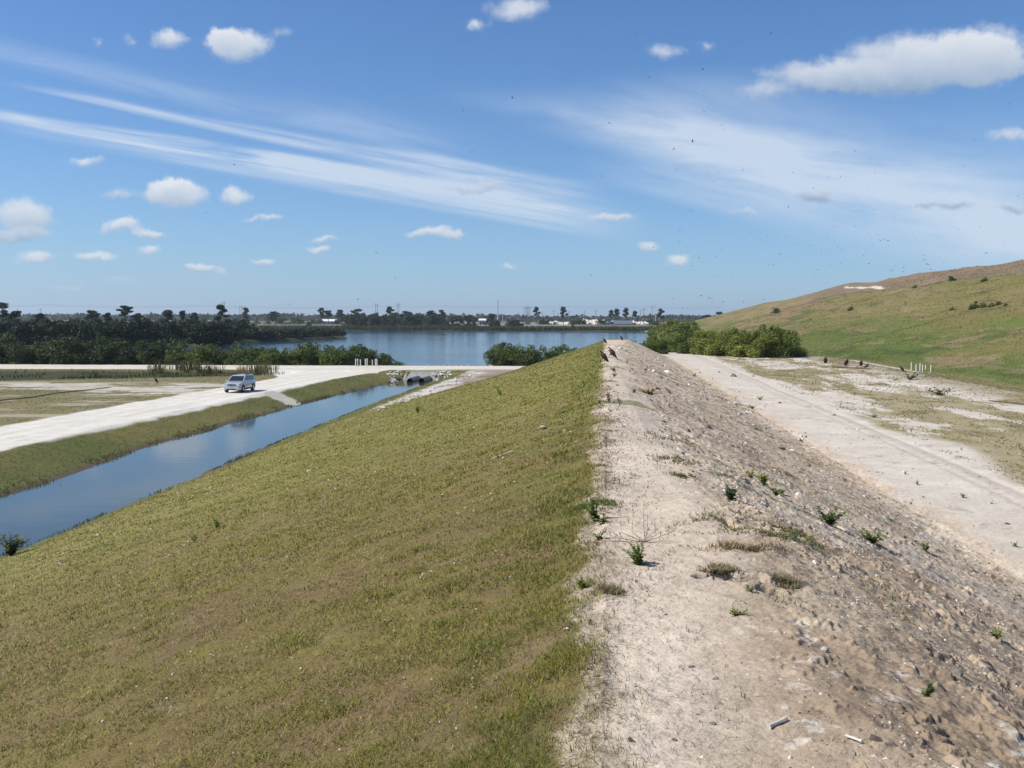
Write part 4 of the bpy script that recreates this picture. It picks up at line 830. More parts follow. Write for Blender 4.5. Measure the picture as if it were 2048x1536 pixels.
def semi(label, loc):
    r = empty('semi_truck',label,'truck',loc,math.pi); m = MB(); m.box((-4.2,0,2.55),(15.6,2.6,2.9),0,.05); tr = m.build('trailer',M_trail,r)
    m = MB(); m.box((-4.2,0,1.02),(15.4,1.2,.2)); m.build('trailer_frame',M_black,tr)
    m = MB(); m.box((-4.2,1.312,1.2),(15.5,.02,.12)); m.build('trailer_rail',M_rim,tr)
    m = MB(); m.loft([ring(8.9,.9,.7,1.75),ring(8.6,1.1,.55,1.95),ring(6.9,1.15,.55,2.15)]); m.build('hood',M_blue,r,True)
    m = MB(); m.loft([[(6.95,-1.15,.7),(6.95,1.15,.7),(4.3,1.2,.7),(4.3,-1.2,.7)],[(6.9,-1.15,2.1),(6.9,1.15,2.1),(4.3,1.2,2.1),(4.3,-1.2,2.1)],[(6.4,-1.0,2.9),(6.4,1.0,2.9),(4.3,1.15,3.0),(4.3,-1.15,3.0)]]); c = m.build('cab',M_blue,r)
    m = MB(); m.loft([[(6.2,-1.0,2.95),(6.2,1.0,2.95),(4.4,1.15,3.02),(4.4,-1.15,3.02)],[(5.2,-.9,3.9),(5.2,.9,3.9),(4.4,1.0,3.95),(4.4,-1.0,3.95)]]); m.build('roof_fairing',M_white,c)
    for s in (1,-1): m = MB(); m.quad((6.6,s*1.158,2.15),(5.4,s*1.18,2.15),(5.4,s*1.14,2.75),(6.35,s*1.08,2.75)); m.build('side_window',M_glass,c)
    m = MB(); m.quad((6.93,-1,2.18),(6.93,1,2.18),(6.5,.9,2.8),(6.5,-.9,2.8)); m.build('windshield',M_glass,c)
    m = MB(); m.box((8.95,0,.75),(.25,2.3,.35),0,.05); m.build('bumper',M_rim,r)
    for s in (1,-1): m = MB(); m.tube([(4.1,s*1.1,.8),(4.1,s*1.1,3.8)],.09,8); m.build('exhaust_stack',M_rim,r)
    for x in (7.9,4.6,3.3,-9.6,-10.9):
        for y in (1.05,-1.05): wheel(r,x,y,.52,.4)
    return r
semi('semi truck with dark blue cab and long pale trailer on the highway', hwy(1236.5,806))
# crash barrier along the near side of the highway
M_galv = mat('galvanised_steel',(0.55,0.55,0.53),.45,.5,.1,3)
gr = empty('guard_rail','long pale guard rail on the near edge of the highway','guard rail',(0,793.5,0)); mb = MB(); pts = [(x,0,hz1(x,793.5)+.55) for x in range(-330,121,15)]
for a,b in zip(pts,pts[1:]): mb.add([(a[0],-.04,a[2]-.16),(b[0],-.04,b[2]-.16),(b[0],-.04,b[2]+.16),(a[0],-.04,a[2]+.16),(a[0],.04,a[2]-.16),(b[0],.04,b[2]-.16),(b[0],.04,b[2]+.16),(a[0],.04,a[2]+.16)],[(0,1,2,3),(4,7,6,5),(3,2,6,7),(0,4,5,1)])
mb.build('rail',M_galv,gr)
mb = MB(); [mb.box((p[0],.08,p[2]-.35),(.12,.12,.8)) for p in pts]; po = mb.build('posts',M_galv,gr)
# sand banks and the shed
M_sand = mat('pale_sand',(0.56,0.50,0.40),.95,.1,.15,.05,bump=.3)
def mound(px0, px1, dist, h, label, seed):
    a = atd(px0,dist); b = atd(px1,dist); L = (b-a).length; NX,NY = 60,10; g_ = np.random.RandomState(seed); s = np.linspace(0,1,NX); t = np.linspace(-1,1,NY); V=[]
    for i,si in enumerate(s):
        hh = h*(.75+.35*float(vn(np.array([si*9+seed]),np.array([1.5]))[0]))*min(1,si*9,(1-si)*9)
        for tj in t: V.append((lerp(a.x,b.x,si)-a.x, tj*h*2.6*(1+.2*float(vn(np.array([si*14.]),np.array([tj+3.]))[0])), hh*(1-abs(tj))**.7 if abs(tj)<1 else -1))
    F = [[i*NY+j,(i+1)*NY+j,(i+1)*NY+j+1,i*NY+j+1] for i in range(NX-1) for j in range(NY-1)]
    o = link('sand_bank', mesh_np('sand_bank',V,F,M_sand,None,True)); o.location = (a.x,a.y,a.z-.5); tag(o,label,'sand bank')
mound(1092,1152,1000,7.0,'long low pale sand bank behind the lone ball-crowned pine',1); mound(1150,1216,1040,10,'highest pale sand bank behind the scrub left of the semi truck',2); mound(1262,1300,1040,7.5,'short pale sand bank right of the semi truck trailer',3); mound(1074,1086,960,4.5,'small pale sand heap by the slender pine',4)
M_roof = mat('white_metal_roof',(0.72,0.73,0.74),.5,.4,.05,1); M_wall = mat('beige_wall',(0.40,0.37,0.32),.8,.2,.1,1)
def shed(px, dist, w, d, h, rh, label):
    p = atd(px,dist); r = empty('shed',label,'shed',p,0); m = MB(); m.box((0,0,h/2),(w,d,h)); wl = m.build('wall',M_wall,r)
    m = MB(); m.loft([[(-w/2-.4,-d/2-.5,h+.02),(-w/2-.4,0,h+rh),(-w/2-.4,d/2+.5,h+.02)],[(w/2+.4,-d/2-.5,h+.02),(w/2+.4,0,h+rh),(w/2+.4,d/2+.5,h+.02)]]); m.build('roof',M_roof,r)
    for k in (-.3,0,.3): m = MB(); m.box((k*w,-d/2-.02,h*.4),(w*.14,.06,h*.7)); m.build('door',M_black,r)
shed(659,900,13,9,5.2,2.0,'white roofed metal shed among the trees left of centre'); shed(967,930,9,8,6.5,1.8,'small white roofed shed beside the big round far tree')
# utility poles
M_wood = mat('weathered_pole',(0.17,0.135,0.11),.9,.1,.2,3); M_cpole = mat('concrete_pole',(0.52,0.51,0.49),.8,.2,.1,3)
PO = [(36,617,900,0,'leftmost thin utility pole beside the left edge pines'),(82,616,920,1,'utility pole rising behind the short round pine'),(446,603,900,1,'left pole of the pair above the tall dark pine'),(449.5,603.5,905,0,'right pole of the pair above the tall dark pine'),
 (480,611,900,0,'left pole of the pair beside the leaning pine'),(484,611,905,1,'right pole of the pair beside the leaning pine'),(604,625,950,0,'faint short pole above the tan scrub'),(751.5,606,900,0,'left pole of the pair over the left part of the far wood'),(755,607,905,1,'right pole of the pair over the left part of the far wood'),
 (794.5,606,900,0,'left pole of the pair over the middle of the far wood'),(798,606.5,905,1,'right pole of the pair over the middle of the far wood'),(1038,624,930,0,'short pole left of the tight cluster of poles'),(1049.5,614,930,1,'leftmost pole of the tight pole cluster'),(1052.5,612,930,0,'second pole of the tight pole cluster'),
 (1055,613,935,1,'third pole of the tight pole cluster'),(1057.5,612,930,0,'fourth pole of the tight pole cluster'),(1060,613,935,1,'rightmost pole of the tight pole cluster'),(1085,622,950,0,'pole right of the lone slender pine'),(1107.5,619,950,1,'pole between the two lone pines'),(1116,625,960,0,'short pole just left of the ball-crowned pine'),
 (1138,621,950,1,'pole right of the ball-crowned pine'),(1169,621,900,0,'pole standing before the highest sand bank, left one'),(1184,630,900,0,'short pole before the highest sand bank'),(1191.5,619,900,1,'pole standing before the highest sand bank, right one'),
 (1281,620,930,0,'faint pole above the right sand bank'),(1287,616,930,1,'pole with cross arm right of the trailer'),(1304,611,920,1,'tall pole with cross arm left of the umbrella pine'),(1399,628,880,0,'pale pole standing at the foot of the hill')]
def pole(px, top, dist, arm, label, M=M_wood, r0=.2):
    p = atd(px,dist); d = pdir(px,top); h = CAMZ+d[2]/d[1]*dist-p.z; r = empty('utility_pole',label,'utility pole',p,0)
    m = MB(); m.tube([(0,0,-.5),(0,0,h)],[r0*1.3,r0*.8],8); m.build('shaft',M,r)
    if arm: m = MB(); m.box((0,-.2,h-1.5),(4.5,.16,.2)); a = m.build('cross_arm',M,r); m = MB(); [m.tube([(x,-.2,h-1.4),(x,-.2,h-1.0)],.09,6) for x in (-2,0,2)]; m.build('insulators',M_rim,a)
    else: m = MB(); m.tube([(-.35,-.2,h-1.2),(-.35,-.2,h-.6)],.1,6); m.build('insulators',M_rim,r)
for q in PO: pole(*q)
pole(995.5,600,770,0,'tall pale concrete pole rising beside the big round far tree',M_cpole,.42); pole(1005.5,630,780,0,'shorter pale pole just right of the tall concrete pole',M_cpole,.25); pole(1311,608,900,0,'tallest pale pole just left of the umbrella pine',M_cpole,.28)
wire = MB(); xs = [-560,-440,-290,-130,-60,20,110,200]
for dz in (0,1.2):
    for a,b in zip(xs,xs[1:]):
        pp = [(lerp(a,b,t/8),905,20.5+dz-3.0*4*(t/8)*(1-t/8)*((b-a)/150)**2*.6) for t in range(9)]; wire.tube(pp,.045,3,False)
tag(wire.build('power_line',M_black),'thin power wires strung between the poles along the horizon','power line')

# ------------------------------------------------------------------ birds
M_vul = bpy.data.materials.new('vulture_feathers'); M_vul.use_nodes = True; t = NT(M_vul.node_tree); b = M_vul.node_tree.nodes['Principled BSDF']; a = t.n.new('ShaderNodeAttribute'); a.attribute_name = 'Col'
tc_ = t.n.new('ShaderNodeTexCoord'); w_ = t.noise(tc_.outputs['Object'],30,4,.6); t.l.new(t.mixc(t.smooth(w_,.3,.7),a.outputs['Color'],t.mixc(1.0,a.outputs['Color'],(1.7,1.55,1.4,1),'MULTIPLY')),b.inputs['Base Color']); b.inputs['Roughness'].default_value = .7; b.inputs['Specular IOR Level'].default_value = .2
def vulture_mesh(seed, tilt=50, neck=1.0):
    """hunched perched vulture facing -X, feet on z=0"""
    g = random.Random(seed); T_ = R(tilt); cx,cz = 0,.30
    def bp(s,l): return Vector((-math.cos(T_)*s-math.sin(T_)*l*0, 0, math.sin(T_)*s+l*math.cos(T_)))
    path = [(-.46,.055,.012,.0),(-.36,.075,.018,0),(-.24,.085,.045,0),(-.14,.12,.10,0),(0,.155,.145,.0),(.12,.16,.145,0),(.22,.13,.115,0),(.29,.085,.08,0)]
    rings = []; cols = []; n = 14
    for s,w,h,_ in path:
        c = Vector((-math.cos(T_)*s,0,cz+math.sin(T_)*s)); upv = Vector((math.sin(T_),0,math.cos(T_))); rings.append([c+Vector((0,1,0))*math.cos(k*2*math.pi/n)*w+upv*math.sin(k*2*math.pi/n)*h for k in range(n)]); cols.append((.040,.028,.022) if s>-.3 else (.030,.022,.018))
    top = Vector((-math.cos(T_)*.29,0,cz+math.sin(T_)*.29))
    for (dx,dz,r_,c) in [(-.035,.05,.055,(.035,.025,.02)),(-.05,.10*neck,.036,(.05,.025,.02)),(-.075,.135*neck,.040,(.14,.035,.03)),(-.11,.145*neck,.034,(.17,.04,.035)),(-.15,.13*neck,.018,(.22,.17,.13)),(-.175,.105*neck,.006,(.25,.2,.16))]:
        c0 = top+Vector((dx,0,dz)); dirv = Vector((-.4,0,1)).normalized() if dx > -.06 else Vector((-1,0,-.15)).normalized(); upv = Vector((0,1,0)).cross(dirv); rings.append([c0+Vector((0,1,0))*math.cos(k*2*math.pi/n)*r_+upv*math.sin(k*2*math.pi/n)*-r_ for k in range(n)]); cols.append(c)
    V = [p for r_ in rings for p in r_]; F = []; C = [c for c in cols for _ in range(n)]
    for i in range(len(rings)-1): F += [(i*n+j,i*n+(j+1)%n,(i+1)*n+(j+1)%n,(i+1)*n+j) for j in range(n)]
    me = bpy.data.meshes.new('body'); me.from_pydata([tuple(p) for p in V],[],F+[tuple(range(n))[::-1]]); at_ = me.color_attributes.new('Col','FLOAT_COLOR','POINT'); at_.data.foreach_set('color',[x for c in C for x in (*c,1)])
    bm = bmesh.new(); bm.from_mesh(me); bmesh.ops.recalc_face_normals(bm,faces=bm.faces); bm.to_mesh(me); bm.free(); me.polygons.foreach_set('use_smooth',[True]*len(me.polygons)); me.materials.append(M_vul)
    def colored(mb,name,c):
        o = mb.build(name,M_vul,smooth=True); m_ = o.data; a_ = m_.color_attributes.new('Col','FLOAT_COLOR','POINT'); a_.data.foreach_set('color',[x for _ in m_.vertices for x in (*c,1)]); bpy.data.objects.remove(o); return m_
    wings = []
    for s in (1,-1):
        mb = MB(); rg = []
        for (q,w,h,yo,dn) in [(-.44,.02,.006,.05,-.01),(-.30,.03,.05,.08,0),(-.12,.035,.10,.135,-.01),(.05,.035,.12,.165,-.02),(.17,.03,.09,.155,-.01),(.24,.015,.04,.12,0)]:
            c = Vector((-math.cos(T_)*q,s*yo,cz+math.sin(T_)*q+dn)); upv = Vector((math.sin(T_),0,math.cos(T_))); rg.append([c+Vector((0,1,0))*math.cos(k*2*math.pi/10)*w+upv*math.sin(k*2*math.pi/10)*h for k in range(10)])
        mb.loft(rg); wings.append(colored(mb,'wing',(.050,.036,.028)))
    legs = []
    for s in (1,-1):
        mb = MB(); mb.tube([(.02,s*.06,.24),(.03,s*.06,.12),(.0,s*.06,.02)],[.035,.016,.012],7); [mb.tube([(0,s*.06,.015),(dx,s*.06+dy_,.008)],[.011,.006],5) for dx,dy_ in ((-.07,0),(-.055,.035),(-.055,-.035),(.04,0))]; legs.append(colored(mb,'leg',(.16,.12,.11)))
    return me, wings, legs
VM = [vulture_mesh(1,52),vulture_mesh(2,60,1.1),vulture_mesh(3,40,.8)]
def vulture(px,py,hpx,k,rz,label,group):
    p = gp(px,py); dist = math.hypot(p.x,p.y); h = hpx*dist/FPX; s = h/.66; s = min(max(s,.75),1.25)
    r = empty('vulture',label,'vulture',p,rz,group,s); bd,wg,lg = VM[k]; link('body',bd,r)
    for w_ in wg: link('wing',w_,r)
    for l_ in lg: link('leg',l_,r)
gC = 'vultures resting on the berm crest'; gR = 'vultures resting on the ground at the foot of the hill'
vulture(1209,724,22,0,R(8),'nearest brown vulture hunched at the grass edge of the crest',gC); vulture(1226,716,21,0,R(-6),'brown vulture with upright head in the middle of the crest path',gC)
vulture(1210,687,11,0,R(5),'distant vulture on the grass edge near the end of the crest',gC); vulture(1243,680.5,9,1,R(10),'farthest vulture standing alone at the very end of the berm',gC)
vulture(1651,727,12.5,1,R(60),'leftmost dark vulture on the ground near the hill track',gR); vulture(1692,731,12.5,1,R(110),'upright dark vulture second from left below the hill',gR)
vulture(1722,732,10.5,1,R(80),'dark vulture standing behind the driftwood',gR); vulture(1733,737,9,2,R(140),'brown vulture crouching at the right end of the driftwood',gR); vulture(1804,743,11.5,0,R(-10),'brown vulture leaning just left of the white posts',gR)
vulture(313,766,10,1,R(30),'lone dark bird standing at the edge of the swale','')
M_bird = mat('dark_bird',(0.012,0.011,0.011),.7,.2,.3,9)
def fly_mesh(seed, flap, bank):
    m = MB(); m.tube([(0,-.26,0),(0,-.12,0),(0,.05,.01),(0,.2,.02),(0,.27,.0)],[.02,.07,.085,.045,.012],6)
    for s in (1,-1):
        A = [(s*.05,.10,.03),(s*.32,.14,.03+.30*flap),(s*.62,.02,.03+.40*flap),(s*.70,-.05,.03+.42*flap),(s*.34,-.12,.02+.28*flap),(s*.05,-.13,.02)]
        m.add(A+[(x,y,z-.018) for x,y,z in A],[(0,1,2,3,4,5),(11,10,9,8,7,6)]+[(i,(i+1)%6,6+(i+1)%6,6+i) for i in range(6)])
    m.add([(-.05,-.2,0),(.05,-.2,0),(.09,-.36,0),(-.09,-.36,0),(-.05,-.2,-.015),(.05,-.2,-.015),(.09,-.36,-.015),(-.09,-.36,-.015)],[(0,1,2,3),(7,6,5,4),(3,2,6,7),(0,3,7,4),(1,5,6,2),(0,4,5,1)])
    o = m.build('bird_mesh',M_bird,smooth=True); me = o.data; bpy.data.objects.remove(o); return me
FM = [fly_mesh(i,f,0) for i,f in enumerate((.15,.5,.9,-.2,-.5))]
def fly(px,py,wpx,label,group='dark birds wheeling in the sky over the landfill',me=None):
    q = rnd.uniform(.55,1.0); dist = 1.4*q*FPX/max(wpx,1.5); 
    if dist > 300: q *= 300/dist; dist = 300
    d = pdir(px,py); p = Vector((d[0],d[1],d[2]))*(dist/d[1])+Vector((0,0,CAMZ)); o = link('flying_bird',me or rnd.choice(FM)); o.location = p; o.scale = (q,)*3
    o.rotation_euler = (rnd.uniform(-.5,.5),rnd.uniform(-.7,.7),rnd.uniform(0,6.28)); return tag(o,label,'bird',group)
KB = [(1025,196,6),(926,220,5),(1385,283,7),(1347,299,5),(1405,139,5),(1543,66,4),(1298,155,4),(1325,163,4),(967,122,4),(1219,246,5),(1203,353,4),(1250,262,4),(944,303,4),(1141,297,4),(753,506,5),(981,481,4),(1014,344,4),(468,329,4),(412,425,4),(412,436,3),
 (1409,223,4),(1407,183,4),(1447,258,4),(1353,340,4),(1373,389,4),(1268,378,3),(1338,373,3),(1486,340,4),(1437,345,3),(1522,372,3),(1577,415,4),(1657,354,3),(1750,345,3),(1760,480,5),(1776,481,5),(1849,520,5),(1848,511,4),(1857,529,5),(1861,539,4),(1783,542,6),(1738,527,5),(1807,534,5),(1806,543,5),(1854,528,4),(1972,506,5),(1546,530,5),(1547,491,4),(1560,509,4),(1568,566,3),(1403,592,6),(1345,596,5),(1425,603,4),(1417,596,4),(1487,604,5),(1365,617,4),(1446,604,4),(1358,482,4),(1360,460,4),(1245,505,3),(1190,240,3),(1272,70,4),(1390,118,3),(1010,430,3),(790,556,4),(578,610,3),(716,598,6)]
LBIRD = 'dark flying bird, one of the loose flock circling against the sky'
for (px,py,w) in KB: fly(px,py,w*1.5,LBIRD)
gb = random.Random(77)
for i in range(205):
    px = gb.gauss(1640,240); py = gb.gauss(430,120)
    if gb.random() < .35: px = gb.uniform(1350,2040); py = gb.uniform(440,600)
    if px < 900 or px > 2040 or py < 60 or py > 640: continue
    sky_lim = np.interp(px,[1440,1540,1660,1750,1910,2048],[632,603,572,550,533,515])
    if py > sky_lim-6: continue
    fly(px,py,gb.choice([3.0,3.4,3.8,4.4,5.0]),LBIRD)
M_wbird = mat('white_bird',(0.75,0.75,0.75),.6,.3,.05,9); wm = FM[1].copy(); wm.materials.clear(); wm.materials.append(M_wbird)
fly(1347,592,3.5,'small white bird flying low over the thicket','',wm); fly(1033,603,3.5,'small white bird flying over the highway right of the tall pale pole','',wm)

# ------------------------------------------------------------------ berm grass
def blade_mesh(name, P, h, w, lean, az_, C, bend, M=None):
    n = len(P); t = np.stack([np.cos(az_),np.sin(az_),0*az_],1); s = np.stack([-np.sin(az_),np.cos(az_),0*az_],1)*w[:,None]
    m = P+t*(lean*h*.45)[:,None]; m[:,2] += h*.62; e = P+t*(lean*h)[:,None]; e[:,2] += h*bend
    V = np.stack([P-s,P+s,m+s*.75,m-s*.75,e],1).reshape(-1,3); b0 = np.arange(n)*5
    me = bpy.data.meshes.new(name); me.vertices.add(len(V)); me.vertices.foreach_set('co',V.astype(np.float32).ravel())
    L = np.stack([b0,b0+1,b0+2,b0+3,b0+3,b0+2,b0+4],1).ravel(); me.loops.add(len(L)); me.loops.foreach_set('vertex_index',L.astype(np.int32))
    me.polygons.add(2*n); me.polygons.foreach_set('loop_start',np.stack([np.arange(n)*7,np.arange(n)*7+4],1).ravel().astype(np.int32))
    CC = np.ones((n*5,4),np.float32); CC[:,:3] = np.repeat(C,5,0); a_ = me.color_attributes.new('Col','FLOAT_COLOR','POINT'); a_.data.foreach_set('color',CC.ravel()); me.update(calc_edges=True); me.materials.append(M or M_grass); return me
M_grass = leafmat('grass_blades',(1,1,1),.2,.55); M_meadow = leafmat('meadow_blades',(1,1,1),.5,.8)
gN = np.random.RandomState(9); n = 620000; r = np.exp(gN.uniform(math.log(2.4),math.log(95),n)); a = np.radians(gN.uniform(-33,9,n)); x = r*np.sin(a); y = r*np.cos(a); u_,v_ = uv(x,y)
ed = edge_n(x,y); ev = v_+ed
clump = fb(x,y,.22,3,.6,101); pat = fb(x,y,.8,4,.62,60); 
keep = (ev<0.02+0.10*gN.normal(size=n))&(v_>can_r(u_)+.9)&(gN.rand(n)<np.clip(.72+1.1*clump-.5*ss(pat,.28,.5),0.05,1))
x,y,r,u_,v_,ev,clump,pat = [q[keep] for q in (x,y,r,u_,v_,ev,clump,pat)]; n = len(x); z = H(x,y)
big = ss(fb(x,y,.5,3,.6,55),.15,.45); edgeg = np.exp(-((v_+.45)/.5)**2)
h = (.016+.026*gN.rand(n)+.024*big+.024*edgeg*gN.rand(n)*ss(fb(x,y,.7,3,.6,65),-.3,.3))*(1+r/80); w = np.maximum(.0016,.00042*r)*(.6+.8*gN.rand(n)); lean = .3+1.5*gN.rand(n)
kind = gN.rand(n); gr_ = np.clip(.30+.55*clump+.35*fb(x,y,2.4,3,.6,44)+.14*edgeg+.15*big,0.05,.92); K = np.empty((n,3))
dry = np.array([(0.300,0.215,0.125),(0.235,0.160,0.098),(0.370,0.280,0.170),(0.195,0.130,0.082)])[gN.randint(4,size=n)]; live = np.array([(0.215,0.198,0.042),(0.168,0.168,0.036),(0.262,0.225,0.065),(0.132,0.142,0.032)])[gN.randint(4,size=n)]
K[:] = np.where((kind<gr_)[:,None], live, dry)*(.8+.4*gN.rand(n))[:,None]*np.array([.94,1.0,.70])*(1+.10*ss(r,6,25))[:,None]
K = K+(np.array((0.085,0.125,0.028))-K)*(np.clip(1.5*edgeg*ss(fb(x,y,.7,3,.6,65),-.05,.45),0,.34)*(kind<.75))[:,None]
h = np.where(kind<gr_,h,h*.6); lean = np.where(kind<gr_,lean,lean*1.7+.4)
tag(link('grass', blade_mesh('grass',np.stack([x,y,z-.004],1),h,w,lean,gN.rand(n)*6.283,K,.95-.25*gN.rand(n))),'short olive and straw coloured grass covering the left flank of the berm','grass',kind='stuff')
# the same grass farther off, coloured like the ground it grows on
n = 330000; r = np.exp(gN.uniform(math.log(16),math.log(430),n)); a = np.radians(gN.uniform(-31,31,n)); x = r*np.sin(a); y = r*np.cos(a); u_,v_ = uv(x,y); z = H(x,y); K = gcolor(x,y,z)
keep = ((K[:,0]-K[:,2])/K[:,0]>.52)&(z>.1)&~((v_<.2)&(v_>-23)&(r<90))&((v_<0)|(v_>12))&~((u_>150)&(v_<20))&(y<150+600*(v_>20)); x,y,z,r,K = [q[keep] for q in (x,y,z,r,K)]; n = len(x)
tl_ = .6+.9*gN.rand(n); 
tag(link('meadow_grass', blade_mesh('meadow_grass',np.stack([x,y,z-.01],1),(.025+.00030*r)*tl_,np.maximum(.004,.00050*r)*(.6+.8*gN.rand(n)),1.2+1.8*gN.rand(n),gN.rand(n)*6.283,K*(.62+.80*gN.rand(n))[:,None],.8-.4*gN.rand(n),M_meadow)),'rough grass over the landfill slope, the canal banks and the flats','grass',kind='stuff')
# tufts strewn over path, bare flank and the sandy flats
n = 42000; r = np.exp(gN.uniform(math.log(3),math.log(110),n)); a = np.radians(gN.uniform(-1,31,n)); x = r*np.sin(a); y = r*np.cos(a); u_,v_ = uv(x,y)
m1 = fb(x,y,.55,3,.6,201)+.35*fb(x,y,.09,2); m2 = ss(v_,0,.3)*(1-ss(v_,9,10))+ss(v_,12.5,14.5)*1.25
keep = (v_>.05)&(v_<27)&(m1>.52-.24*(m2>1)-.06*ss(u_,15,40)+.25*(r<5.5)+.22*((v_>9)&(v_<12.8)))&(u_<120); x,y,r,v_ = [q[keep] for q in (x,y,r,v_)]; n = len(x)
K = np.array([(0.17,0.155,0.055),(0.105,0.125,0.035),(0.24,0.185,0.10),(0.15,0.16,0.05)])[gN.randint(4,size=n)]*(.8+.4*gN.rand(n))[:,None]
tag(link('sparse_grass', blade_mesh('sparse_grass',np.stack([x,y,H(x,y)-.004],1),(.018+.035*gN.rand(n))*(1+r/60),np.maximum(.0015,.0005*r)*(.6+.8*gN.rand(n)),.3+1.4*gN.rand(n),gN.rand(n)*6.283,K,.9-.3*gN.rand(n))),'thin scattered grass tufts growing in the sand right of the berm grass','grass',kind='stuff')
# dead root litter along the turf edge
n = 5200; r = np.exp(gN.uniform(math.log(2.6),math.log(26),n)); v0 = gN.gamma(1.5,.22,n); y = r; x = np.tan(BA)*y+v0/BC-0.02; u_,v_ = uv(x,y); ed = edge_n(x,y); x = x-ed
K = np.array([(0.10,0.075,0.055),(0.17,0.125,0.085),(0.07,0.055,0.042)])[gN.randint(3,size=n)]
tag(link('root_litter', blade_mesh('root_litter',np.stack([x,y,H(x,y)+.001],1),.012+.020*gN.rand(n),np.maximum(.0011,.0003*r),1.0+2*gN.rand(n),gN.rand(n)*6.283,K,np.full(n,.12))),'dark dead root bits strewn on the path beside the turf','litter',kind='stuff')
# gravel
def gravel(name, P, s, C, label, seed):
    g_ = np.random.RandomState(seed); n = len(P); base = np.array([(1,0,0),(0,1,0),(-1,0,0),(0,-1,0),(0,0,1),(.55,.55,.6)]); base = np.array([(1,0,-.2),(.3,.95,-.2),(-.85,.55,-.2),(-.7,-.75,-.2),(.45,-.9,-.2),(.5,.25,.6),(-.45,.1,.75),(.05,-.45,.62)])
    F = np.array([(0,1,5),(1,6,5),(1,2,6),(2,3,6),(3,7,6),(3,4,7),(4,0,7),(0,5,7),(5,6,7)]); an = g_.rand(n)*6.283; cs,sn = np.cos(an),np.sin(an); sc_ = s[:,None]*(.6+.8*g_.rand(n,3)); sc_[:,2] *= .8
    B = base[None]*sc_[:,None]*(1+.25*g_.normal(size=(n,8,3))); Vx = B[...,0]*cs[:,None]-B[...,1]*sn[:,None]; Vy = B[...,0]*sn[:,None]+B[...,1]*cs[:,None]
    V = np.stack([Vx,Vy,B[...,2]],-1)+P[:,None]; FF = (F[None]+(np.arange(n)*8)[:,None,None]).reshape(-1,3)
    me = mesh_np(name,V.reshape(-1,3),FF,M_grav,np.repeat(C,8,0)); return tag(link(name,me),label,'gravel',kind='stuff')
M_grav, t, b = principled('pebbles',.9,.2); a = t.n.new('ShaderNodeAttribute'); a.attribute_name='Col'; tc_ = t.n.new('ShaderNodeTexCoord'); t.l.new(t.mixc(t.smooth(t.noise(tc_.outputs['Object'],90,3),.3,.7),t.mixc(1.0,a.outputs['Color'],(.75,.73,.7,1),'MULTIPLY'),a.outputs['Color']),b.inputs['Base Color'])
n = 90000; r = np.exp(gN.uniform(math.log(2.8),math.log(90),n)); a = np.radians(gN.uniform(0,32,n)); x = r*np.sin(a); y = r*np.cos(a); u_,v_ = uv(x,y); vt_ = np.interp(u_,[0,30,120],[8.2,8.0,7.6])
dn = .10+.9*ss(v_,.6,1.6)*(1-ss(v_,vt_-.6,vt_+.8)); dn = dn*np.clip(.30+1.5*fb(x,y,1.2,3,.6,140),.03,1); keep = (v_>.1)&(gN.rand(n)<dn)&(v_<16)&(u_<118); x,y,r,v_ = [q[keep] for q in (x,y,r,v_)]; n = len(x)
s = np.maximum(.0030,.00052*r)*np.exp(gN.normal(size=n)*.62); K = np.array([(0.72,0.69,0.63),(0.50,0.46,0.40),(0.30,0.25,0.20),(0.19,0.145,0.11),(0.11,0.085,0.07)])[gN.choice(5,size=n,p=[.15,.25,.26,.22,.12])]
gravel('gravel',np.stack([x,y,H(x,y)+s*.1],1),s,K,'shell bits, clods and pebbles scattered over the bare right flank',150)
n = 7000; uu_ = gN.uniform(20,131,n); sd_ = gN.rand(n)<.55; vv_ = np.where(sd_,can_l(uu_)-.25+gN.normal(size=n)*.3,can_r(uu_)+.2+gN.normal(size=n)*.22); x,y = xy(uu_,vv_); x = np.asarray(x); z = H(x,y); q = (z>-.25)&(z<.5)&(fb(x,y,2.5,3,.6,161)>-.05); x,y,z,uu_ = x[q],y[q],z[q],uu_[q]; n = len(x)
tag(link('bank_weeds', blade_mesh('bank_weeds',np.stack([x,y,np.maximum(z,-.1)],1),.07+.15*gN.rand(n),.008+.00028*uu_,.2+.9*gN.rand(n),gN.rand(n)*6.283,np.array([(0.115,0.135,0.04),(0.19,0.165,0.065),(0.09,0.105,0.034)])[gN.randint(3,size=n)],.9-.3*gN.rand(n),M_meadow)),'ragged weeds growing along both water edges of the canal','weeds',kind='stuff')
n = 60000; r = np.exp(gN.uniform(math.log(24),math.log(150),n)); a = np.radians(gN.uniform(5,31,n)); x = r*np.sin(a); y = r*np.cos(a); u_,v_ = uv(x,y); q = (v_>12.6)&(v_<28)&(u_<150)&(fb(u_*.45,v_,1.1,4,.7,171)>.02); x,y,r = x[q],y[q],r[q]; n = len(x)
tag(link('flat_grass', blade_mesh('flat_grass',np.stack([x,y,H(x,y)-.005],1),.03+.05*gN.rand(n),.00045*r*(.6+.8*gN.rand(n)),.5+1.5*gN.rand(n),gN.rand(n)*6.283,np.array([(0.20,0.17,0.075),(0.13,0.135,0.045),(0.28,0.22,0.12),(0.10,0.115,0.04)])[gN.randint(4,size=n)]*(.8+.4*gN.rand(n))[:,None],.85-.3*gN.rand(n),M_meadow)),'patchy olive and straw grass on the sandy flat below the hill','grass',kind='stuff')
